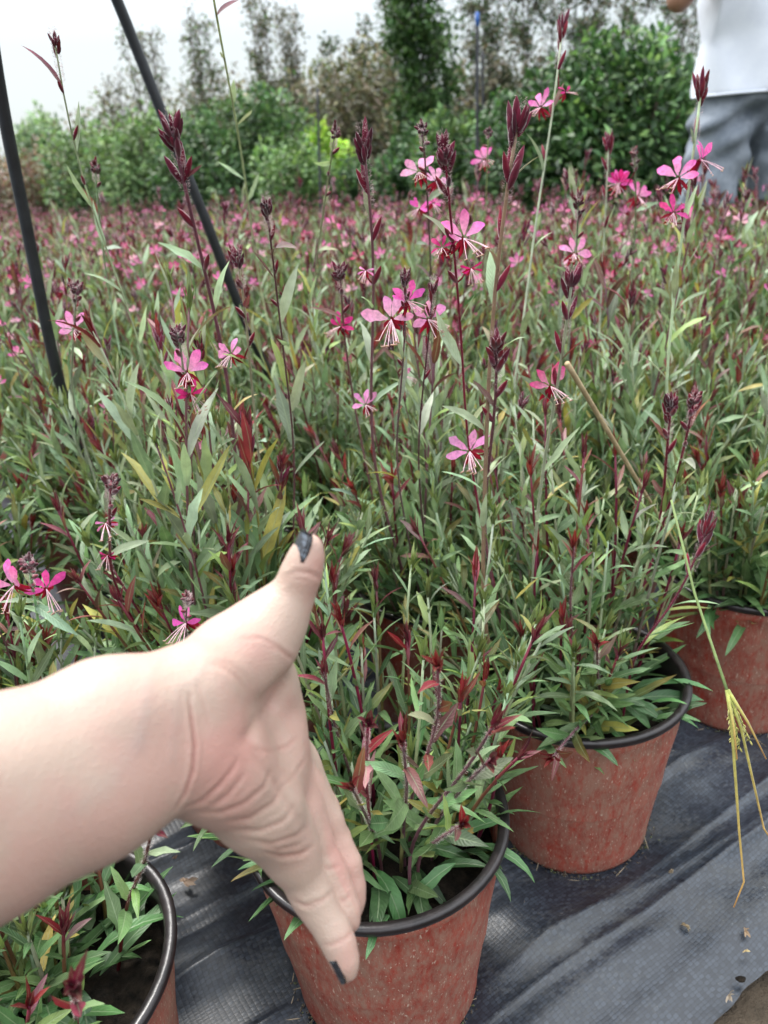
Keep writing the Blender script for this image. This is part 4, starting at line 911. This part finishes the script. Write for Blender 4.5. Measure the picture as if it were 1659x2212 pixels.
def to_cam(px, py, d): return np.array([(px - PW / 2) / FPX * d, -(py - PH / 2) / FPX * d, d])
def cam2world(V): return CAM + V[:, :1] * XC + V[:, 1:2] * YC + V[:, 2:3] * _fw
def build_hand():
    H_ = .0012; fld = Field((-.262, -.275, .120), (.012, .012, .47), H_)
    def ch(pts, k=.006, F=None, sq=None):
        P = [(to_cam(x, y, d), r * d / FPX) for (x, y, d, r) in pts]
        if len(P) == 1: P = P * 2
        for (a, ra), (b, rb) in zip(P[:-1], P[1:]): fld.cone(a, b, ra, rb, k, F, sq)
    far = .06
    # forearm (two rounded cones side by side) from beyond the frame to the wrist
    palm = fld.F
    ch([(-330, 1785, .205, 185), (0, 1664, .252, 146), (230, 1565, .278, 130), (415, 1492, .300, 98)], .012)
    ch([(-330, 1990, .205, 200), (0, 1803, .250, 149), (200, 1708, .274, 138), (392, 1618, .297, 116)], .012)
    ch([(-100, 1785, .235, 155), (300, 1620, .292, 120)], .012)
    # palm
    ch([(415, 1500, .305, 92), (500, 1425, .326, 84), (556, 1385, .334, 70), (590, 1342, .337, 55)], .012)       # thenar
    ch([(410, 1600, .305, 104), (470, 1660, .313, 104), (560, 1745, .330, 84), (622, 1828, .342, 58)], .012)      # hypothenar
    ch([(430, 1560, .318, 84), (580, 1640, .350, 66), (655, 1760, .366, 46)], .012)
    ch([(450, 1530, .330, 70), (590, 1590, .366, 56), (668, 1722, .385, 38)], .012)
    ch([(480, 1490, .338, 66), (572, 1530, .372, 50), (640, 1640, .395, 34), (655, 1690, .402, 32)], .012)
    ch([(560, 1385, .345, 62), (585, 1470, .362, 40), (612, 1560, .385, 30)], .014)                               # web of the thumb
    def finger(pts, k=.003):
        F = np.full(fld.n, far, np.float32) if False else None
        lo = np.min([to_cam(x, y, d) for x, y, d, r in pts], 0) - .03; hi = np.max([to_cam(x, y, d) for x, y, d, r in pts], 0) + .03
        i0 = np.clip(((lo - fld.lo) / H_).astype(int), 0, fld.n - 1); i1 = np.clip(((hi - fld.lo) / H_).astype(int) + 1, 1, fld.n)
        sub = Field.__new__(Field); sub.lo = fld.lo + i0 * H_; sub.h = H_; sub.n = i1 - i0; sub.F = np.full(sub.n, far, np.float32)
        P = [(to_cam(x, y, d), r * d / FPX) for (x, y, d, r) in pts]
        for (a, ra), (b, rb) in zip(P[:-1], P[1:]): sub.cone(a, b, ra, rb, k)
        return tuple(slice(i0[j], i1[j]) for j in range(3)), sub.F
    thumb = finger([(577, 1358, .337, 58), (606, 1324, .338, 49), (634, 1282, .337, 42.5), (651, 1237, .334, 40.5), (663, 1200, .332, 33), (668, 1180, .331, 27)], .005)
    pinky = finger([(612, 1810, .342, 60), (640, 1868, .345, 49), (662, 1912, .347, 43.5), (676, 1940, .347, 42), (694, 1972, .346, 37), (718, 2008, .345, 37), (734, 2042, .343, 34), (745, 2075, .342, 29), (750, 2096, .342, 23.5)])
    ring = finger([(650, 1760, .358, 44), (681, 1820, .359, 37), (702, 1865, .3595, 37), (717, 1892, .3595, 36), (733, 1930, .358, 31.5), (745, 1965, .357, 32), (752, 1989, .356, 27)])
    mid = finger([(664, 1715, .374, 40), (704, 1775, .3745, 37), (730, 1832, .374, 33), (743, 1868, .373, 37), (753, 1915, .372, 35), (756, 1945, .371, 31), (755, 1965, .370, 27)])
    index = finger([(655, 1680, .392, 34), (700, 1750, .392, 33), (728, 1815, .392, 30), (738, 1870, .391, 26), (740, 1900, .390, 22)])
    G = np.full(fld.n, far, np.float32)
    for sl, F in (pinky, ring, mid, index): G[sl] = smin(G[sl], F, .0012)
    fld.F = smin(fld.F, G, .009); sl, F = thumb; fld.F[sl] = smin(fld.F[sl], F, .010)
    V, Q = fld.nets(smooth=3); Nn = vnorm(V, Q)
    px = PW / 2 + FPX * V[:, 0] / V[:, 2]; py = PH / 2 - FPX * V[:, 1] / V[:, 2]
    facing = np.clip(-np.sum(Nn * unit(V), 1) * 2.2, 0, 1)
    disp = np.zeros(len(V)); tint = np.ones((len(V), 3))
    def crease(pts, wpx, amp, dmin=0, dmax=9, red=.0, side=0):
        "fold line on the palm side: a groove with a soft ridge beside it"
        nonlocal disp, tint; best = np.full(len(V), 1e9); fade = np.zeros(len(V)); P = np.array(pts, float); tot = len(P) - 1
        for i in range(tot):
            a, b = P[i], P[i + 1]; ab = b - a; t = np.clip(((px - a[0]) * ab[0] + (py - a[1]) * ab[1]) / (ab @ ab), 0, 1)
            d = np.hypot(px - a[0] - t * ab[0], py - a[1] - t * ab[1]); u = (i + t) / tot; m = d < best; best[m] = d[m]; fade[m] = np.sin(np.pi * np.clip(u[m], .02, .98)) ** .5
        ok = (V[:, 2] > dmin) & (V[:, 2] < dmax); g = np.exp(-(best / wpx) ** 2) * fade * facing * ok; rg = np.exp(-((best - 2.2 * wpx) / (1.4 * wpx)) ** 2) * fade * facing * ok
        amp = amp * .75; disp += -amp * g + amp * .38 * rg; tint *= 1 - g[:, None] * np.array([.16, .34, .34]) * red  # tint reddens the groove and also paints crease shade into the skin
    crease([(408, 1500), (414, 1550), (421, 1610), (417, 1665), (400, 1715), (378, 1750)], 3.6, .0019, red=1.3)
    crease([(423, 1470), (440, 1520), (452, 1570)], 5, .0004, red=.3)
    crease([(450, 1432), (485, 1442), (512, 1462), (530, 1490)], 6, .0007, red=.5); crease([(465, 1425), (500, 1436), (528, 1458), (540, 1480)], 5, .0005, red=.3)
    crease([(572, 1395), (600, 1402), (640, 1428)], 4, .0005, red=.5); crease([(520, 1380), (560, 1378), (600, 1395), (640, 1432)], 3.5, .0005, red=.6)
    crease([(615, 1470), (585, 1520), (556, 1555), (530, 1600)], 12, .0024, red=.35); crease([(530, 1590), (560, 1640), (600, 1700), (640, 1760), (660, 1800)], 9, .0010, red=.3)
    crease([(545, 1618), (585, 1624), (620, 1612), (645, 1590)], 3.5, .0006, red=.8); crease([(610, 1700), (640, 1670), (668, 1625)], 3.5, .0005, red=.6)
    crease([(430, 1735), (470, 1700), (500, 1665), (515, 1640)], 4.5, .0008, red=.5); crease([(455, 1745), (495, 1715), (530, 1670)], 4.5, .0008, red=.5)
    crease([(430, 1755), (480, 1755), (530, 1735), (570, 1700), (590, 1660)], 5, .0009, red=.5); crease([(490, 1775), (540, 1768), (590, 1735), (612, 1700)], 5, .0008, red=.5)
    crease([(510, 1792), (560, 1795), (610, 1775), (640, 1740)], 5, .0008, red=.5); crease([(540, 1815), (590, 1822), (640, 1805), (665, 1785)], 4.5, .0008, red=.5)
    crease([(570, 1840), (610, 1850), (650, 1845), (672, 1830)], 5, .0011, red=.8); crease([(560, 1822), (600, 1834), (645, 1826)], 4, .0006, red=.4)
    crease([(388, 1748), (440, 1730), (480, 1690)], 4, .0006, red=.4)
    crease([(630, 1944), (660, 1956), (695, 1945), (722, 1925)], 4, .0009, .30, .353, .8); crease([(640, 1953), (672, 1962), (705, 1948)], 3.2, .0005, .30, .353, .4)
    crease([(692, 2040), (715, 2042), (745, 2028), (765, 2010)], 3.8, .0007, .30, .352, .7)
    crease([(690, 1868), (712, 1878), (735, 1868)], 4, .0007, .350, .366, .7); crease([(725, 1950), (745, 1945), (760, 1930)], 3.5, .0006, .350, .366, .6)
    crease([(610, 1250), (640, 1235), (670, 1238), (694, 1250)], 4.5, .0009, red=.5); crease([(603, 1262), (635, 1250), (665, 1252)], 3.5, .0005, red=.3)
    crease([(700, 1740), (690, 1760), (686, 1790)], 4, .0006, .37, .41, .8)
    # knuckle creases and flat veins of the wrist
    def vein(pts, w_, amp, ts=1.):
        nonlocal disp, tint; best = np.full(len(V), 1e9); P = np.array(pts, float)
        for a, b in zip(P[:-1], P[1:]):
            ab = b - a; t = np.clip(((px - a[0]) * ab[0] + (py - a[1]) * ab[1]) / (ab @ ab), 0, 1); best = np.minimum(best, np.hypot(px - a[0] - t * ab[0], py - a[1] - t * ab[1]))
        g = np.exp(-(best / w_) ** 2) * facing; disp += amp * g; tint *= 1 - ts * g[:, None] * np.array([.13, .055, .0])
    vein([(335, 1430), (318, 1480), (308, 1560), (300, 1610)], 15, .0002, .6); vein([(300, 1600), (240, 1690), (150, 1760)], 22, .00005, .3); vein([(385, 1480), (378, 1560), (370, 1640)], 12, .0002, .3)
    vein([(440, 1440), (420, 1470), (400, 1480)], 9, .0002, .5)
    warm = np.exp(-(((px - 500) / 95) ** 2 + ((py - 1640) / 110) ** 2)) + .8 * np.exp(-(((px - 540) / 60) ** 2 + ((py - 1380) / 50) ** 2)) + .8 * np.exp(-(((px - 680) / 40) ** 2 + ((py - 1220) / 60) ** 2)) + .9 * np.exp(-(((px - 750) / 30) ** 2 + ((py - 2070) / 60) ** 2)) + .6 * np.exp(-(((px - 640) / 60) ** 2 + ((py - 1840) / 50) ** 2)) + 1.0 * np.exp(-(((px - 740) / 45) ** 2 + ((py - 1880) / 120) ** 2)) * (V[:, 2] > .352)
    tint *= 1 - np.clip(warm, 0, 1.2)[:, None] * np.array([-.04, .14, .12])
    V2 = V + Nn * disp[:, None]
    root = empty("person", tuple(cam2world(np.array([[-.25, -.15, .13]]))[0])); tag(root, "bare pale forearm and open hand with dark glitter nails reaching down to the front pot", "person")
    o0 = np.array(root.location); m = MB()
    m.add(cam2world(V2) - o0, Q, tint)
    arm = m.obj("hand_and_forearm", M_skin, root)
    # upper arm and short sleeve, out of the picture, closing the arm where it would go on
    m = MB(); A = [(-.262, -.150, .135), (-.285, -.135, .06), (-.30, -.04, -.06), (-.29, .03, -.16)]; W_ = cam2world(np.array(A)) - o0
    tube(m, W_[2:], [.056, .068], 24, (1, 1, 1)); m.obj("sleeve", M_shirt, root)
    # dark glitter nails
    def nail(c0, c1, dor, wd, lead=.004, nm="fingernail", flat=.6):
        "curved plate along the back of the fingertip"
        a, b = np.array(c0), np.array(c1); ax = unit(b - a); dor = unit(np.array(dor, float) - ax * (np.array(dor) @ ax)); sd = np.cross(ax, dor); L = np.linalg.norm(b - a); m = MB()
        nu, nv = 9, 9; P = []
        for lay in (0, 1):
            for i in range(nu):
                s = i / (nu - 1); wv = wd * (1 - .25 * s ** 3) * (1 if s < .95 else .85)
                for j in range(nv):
                    q = (j / (nv - 1) - .5) * 2; th = q * 1.15; P.append(a + ax * (L * s) + sd * (wv * math.sin(th) * .95) + dor * (wv * (math.cos(th) - 1) * flat + (.0007 if lay else 0) - .0012 * s))
        P = np.array(P); q = []; n1 = nu * nv
        for i in range(nu - 1):
            for j in range(nv - 1): k = i * nv + j; q.append((n1 + k, n1 + k + 1, n1 + k + nv + 1, n1 + k + nv)); q.append((k, k + nv, k + nv + 1, k + 1))
        for i in range(nu - 1):
            for j in (0, nv - 1): k = i * nv + j; q.append((k, k + n1, k + nv + n1, k + nv))
        for j in range(nv - 1):
            for i in (0, nu - 1): k = i * nv + j; q.append((k, k + 1, k + 1 + n1, k + n1))
        m.add(cam2world(P) - o0, q); m.obj(nm, M_nail, root)
    def pt(x, y, d): return to_cam(x, y, d)
    nail(pt(633, 1207, .3275), pt(654, 1145, .3255), (-.72, .2, -.66), .0066)
    nail(pt(713, 2074, .3385), pt(734, 2127, .3375), (-.88, -.2, -.44), .0046)
    nail(pt(728, 1960, .371), pt(738, 2000, .371), (-.5, -.1, .9), .0048); nail(pt(732, 1935, .388), pt(742, 1978, .387), (-.4, -.1, .9), .0052); nail(pt(726, 1880, .402), pt(732, 1925, .402), (-.4, 0, .9), .0046)
def nail_mat():
    m, nt, b, o = newmat("glitter_polish"); v = N(nt, "TexVoronoi"); v.inputs["Scale"].default_value = 900; tc = N(nt, "TexCoord"); nt.links.new(tc.outputs["Object"], v.inputs["Vector"])
    sx = N(nt, "SeparateColor"); nt.links.new(v.outputs["Color"], sx.inputs[0]); f = ramp(nt, sx.outputs[0], [(.72, (0, 0, 0)), (.78, (1, 1, 1))])
    nt.links.new(mixrgb(nt, f, (.006, .006, .010), (.16, .18, .21)), b.inputs["Base Color"]); nt.links.new(f, b.inputs["Metallic"]); b.inputs["Roughness"].default_value = .16; b.inputs["Coat Weight"].default_value = .8; b.inputs["Coat Roughness"].default_value = .05
    bump(nt, sx.outputs[1], .4, .0003, b); return m
M_nail = nail_mat()
def cloth(name, c1, c2, sc=500, bs=.2, fold=True):
    m, nt, b, o = newmat(name); n1 = ramp(nt, noise(nt, 16, 5, .65), [(.36, (0, 0, 0)), (.64, (1, 1, 1))]); n2 = noise(nt, sc, 3, .7); nt.links.new(mixrgb(nt, n1, c1, c2), b.inputs["Base Color"]); b.inputs["Roughness"].default_value = .85; b.inputs["Specular IOR Level"].default_value = .2
    bump(nt, n2, bs, .002, b); return m
M_shirt = cloth("white_cotton", (.68, .72, .80), (.74, .78, .85)); M_denim = cloth("grey_denim", (.145, .17, .205), (.25, .28, .32), 60, .6)
M_pocket = cloth('dark_seam', (.05, .06, .08), (.08, .09, .12)); M_hair = cloth("dark_hair", (.02, .016, .014), (.04, .03, .025)); M_eye = simple("eye", (.02, .02, .02), (.03, .03, .03), 30, .2)
M_shoe = simple("dark_shoe", (.03, .03, .03), (.06, .055, .05), 30, .7)
build_hand()

def build_man():
    "standing man in a white T-shirt and grey denim shorts, both forearms raised"
    c = on_plane(1597, 430, 3.05); gx, gy = c[0], 3.05; root = empty("person", (gx, gy, 0), 0)
    tag(root, "man in white T-shirt and grey denim shorts standing behind the flowers with a raised elbow", "person")
    h = .008; F = Field((-.46, -.26, -.01), (.46, .26, 1.80), h)
    def body(F):
        for s in (-1, 1):
            F.cone((s * .10, 0, .92), (s * .14, -.01, .50), .092, .060, .02); F.cone((s * .14, -.01, .50), (s * .13, .01, .32), .058, .058, .02); F.cone((s * .12, .01, .32), (s * .125, .02, .09), .055, .036, .02)
            F.cone((s * .125, .02, .07), (s * .14, -.15, .035), .036, .030, .02)
            F.cone((s * .17, 0, 1.42), (s * .25, -.01, 1.36), .06, .052, .03); F.cone((s * .25, 0, 1.36), (s * .335, -.03, 1.135), .048, .038, .02)
            F.cone((s * .335, -.03, 1.135), (s * .20, -.19, 1.30), .040, .027, .015)
            F.cone((s * .20, -.19, 1.30), (s * .165, -.225, 1.35), .026, .026, .01)
            for f in range(4): F.cone((s * (.150 + f * .012), -.235, 1.37 - f * .012), (s * (.10 + f * .006), -.25, 1.405 - f * .02), .0095, .008, .004)
            F.cone((s * .17, -.225, 1.355), (s * .14, -.20, 1.40), .010, .009, .004)
        F.cone((0, 0, .95), (0, 0, 1.10), .135, .13, .03, sq=((1, 0, 0), .82)); F.cone((0, 0, 1.10), (0, 0, 1.34), .13, .135, .03, sq=((1, 0, 0), .72)); F.cone((-.12, 0, 1.39), (.12, 0, 1.39), .07, .07, .03)
        F.cone((0, 0, 1.42), (0, -.01, 1.54), .056, .054, .02); F.cone((0, 0, 1.66), (0, -.005, 1.645), .088, .085, .02); F.cone((0, -.03, 1.60), (0, -.045, 1.565), .065, .045, .02)
        F.cone((0, -.098, 1.63), (0, -.112, 1.605), .010, .014, .006)
        for s in (-1, 1): F.cone((s * .088, .0, 1.645), (s * .086, .005, 1.61), .016, .011, .006)
    body(F); V, Q = F.nets(smooth=1); m = MB(); m.add(V, Q, (1, 1, 1)); m.obj("body", M_skin2, root)
    # shirt
    h2 = .008; F = Field((-.40, -.27, .80), (.40, .27, 1.52), h2)
    F.cone((0, 0, .80), (0, 0, 1.10), .178, .172, .03, sq=((1, 0, 0), .80)); F.cone((0, 0, 1.10), (0, 0, 1.33), .165, .158, .03, sq=((1, 0, 0), .72)); F.cone((-.13, 0, 1.385), (.13, 0, 1.385), .084, .084, .03)
    for s in (-1, 1): F.cone((s * .16, 0, 1.40), (s * .275, -.01, 1.30), .078, .070, .02)
    X, Y, Z = [F.lo[i] + h2 * np.arange(F.n[i]) for i in range(3)]; X, Y, Z = np.meshgrid(X, Y, Z, indexing='ij', sparse=True)
    fold = .010 * np.sin(26 * (X * .9 - (Z - .9) * .8) + 2.5 * np.sin(7 * Z + Y * 5)) * np.exp(-((Z - 1.0) / .22) ** 2) + .005 * np.sin(40 * X + 14 * Z)
    F.F = np.maximum(F.F + fold.astype(np.float32), (.835 + .012 * X - Z).astype(np.float32)); F.F = np.maximum(F.F, (.075 - np.sqrt(X * X + (Y + .02) ** 2) - np.maximum(0, 1.44 - Z) * 3).astype(np.float32))
    V, Q = F.nets(smooth=2); m = MB(); m.add(V, Q); m.obj("t_shirt", M_shirt, root)
    m = MB(); th = np.linspace(0, 2 * np.pi, 50); rr = .176
    tube(m, np.stack([rr / .80 * .985 * np.cos(th), rr * 1.0 * np.sin(th), 0.839 + .012 * rr * np.cos(th)], 1), .0045, 6); m.obj("hem", M_shirt, root)
    # shorts
    F = Field((-.30, -.24, .42), (.30, .24, 1.02), h2); F.cone((0, 0, .97), (0, 0, .86), .140, .150, .03, sq=((1, 0, 0), .76))
    for s in (-1, 1): F.cone((s * .085, 0, .86), (s * .150, -.01, .44), .118, .100, .02)
    X, Y, Z = [F.lo[i] + h2 * np.arange(F.n[i]) for i in range(3)]; X, Y, Z = np.meshgrid(X, Y, Z, indexing='ij', sparse=True)
    fold = .012 * np.sin(60 * (Z + .5 * np.abs(X)) + 3 * np.sin(9 * X + 6 * Y)) * np.exp(-((Z - .74) / .12) ** 2) + .008 * np.sin(34 * Z - 20 * np.abs(X) + 4 * np.sin(14 * Y))
    F.F = np.maximum(F.F + fold.astype(np.float32), (.475 - Z).astype(np.float32)); V, Q = F.nets(smooth=1); m = MB(); m.add(V, Q); m.obj("shorts", M_denim, root)
    for s in (-1, 1):
        m = MB(); tube(m, np.array([(s * .150, -.085, .87), (s * .172, -.06, .80), (s * .178, -.045, .74)]), .004, 6); m.obj('pocket', M_pocket, root)
        m = MB(); th = np.linspace(0, 2 * np.pi, 40); tube(m, np.stack([s * .149 + .104 * np.cos(th), -.01 + .104 * np.sin(th), 0 * th + .482], 1), .003, 5); m.obj('leg_hem', M_denim, root)
    m = MB(); tube(m, np.array([(0.004, -.150, .86), (0.0, -.152, .80), (-.004, -.135, .74)]), .0035, 6); m.obj('fly', M_pocket, root)
    m = MB(); lathe(m, [(max(.001, .093 * math.sin(t) ** .9), 1.665 + .085 * math.cos(t)) for t in np.linspace(0, 1.75, 10)], 24, wob=.02); o = m.obj("hair", M_hair, root); o.location = (0, .012, .01)
    for s in (-1, 1):
        m = MB(); spindles(m, np.array([[s * .032 - .010, -.082, 1.645]]), np.array([[1., 0, 0]]), .020, .008, (1, 1, 1), (1, 1, 1), 8); m.obj("eye", M_eye, root)
        m = MB(); tube(m, np.array([(s * .125, .05, .035), (s * .13, -.06, .035), (s * .14, -.17, .03)]), [.042, .045, .038], 12); m.obj("shoe", M_shoe, root)
    root.rotation_euler = (0, 0, R(8)); root.scale = (.97, .97, .97); return root
build_man()
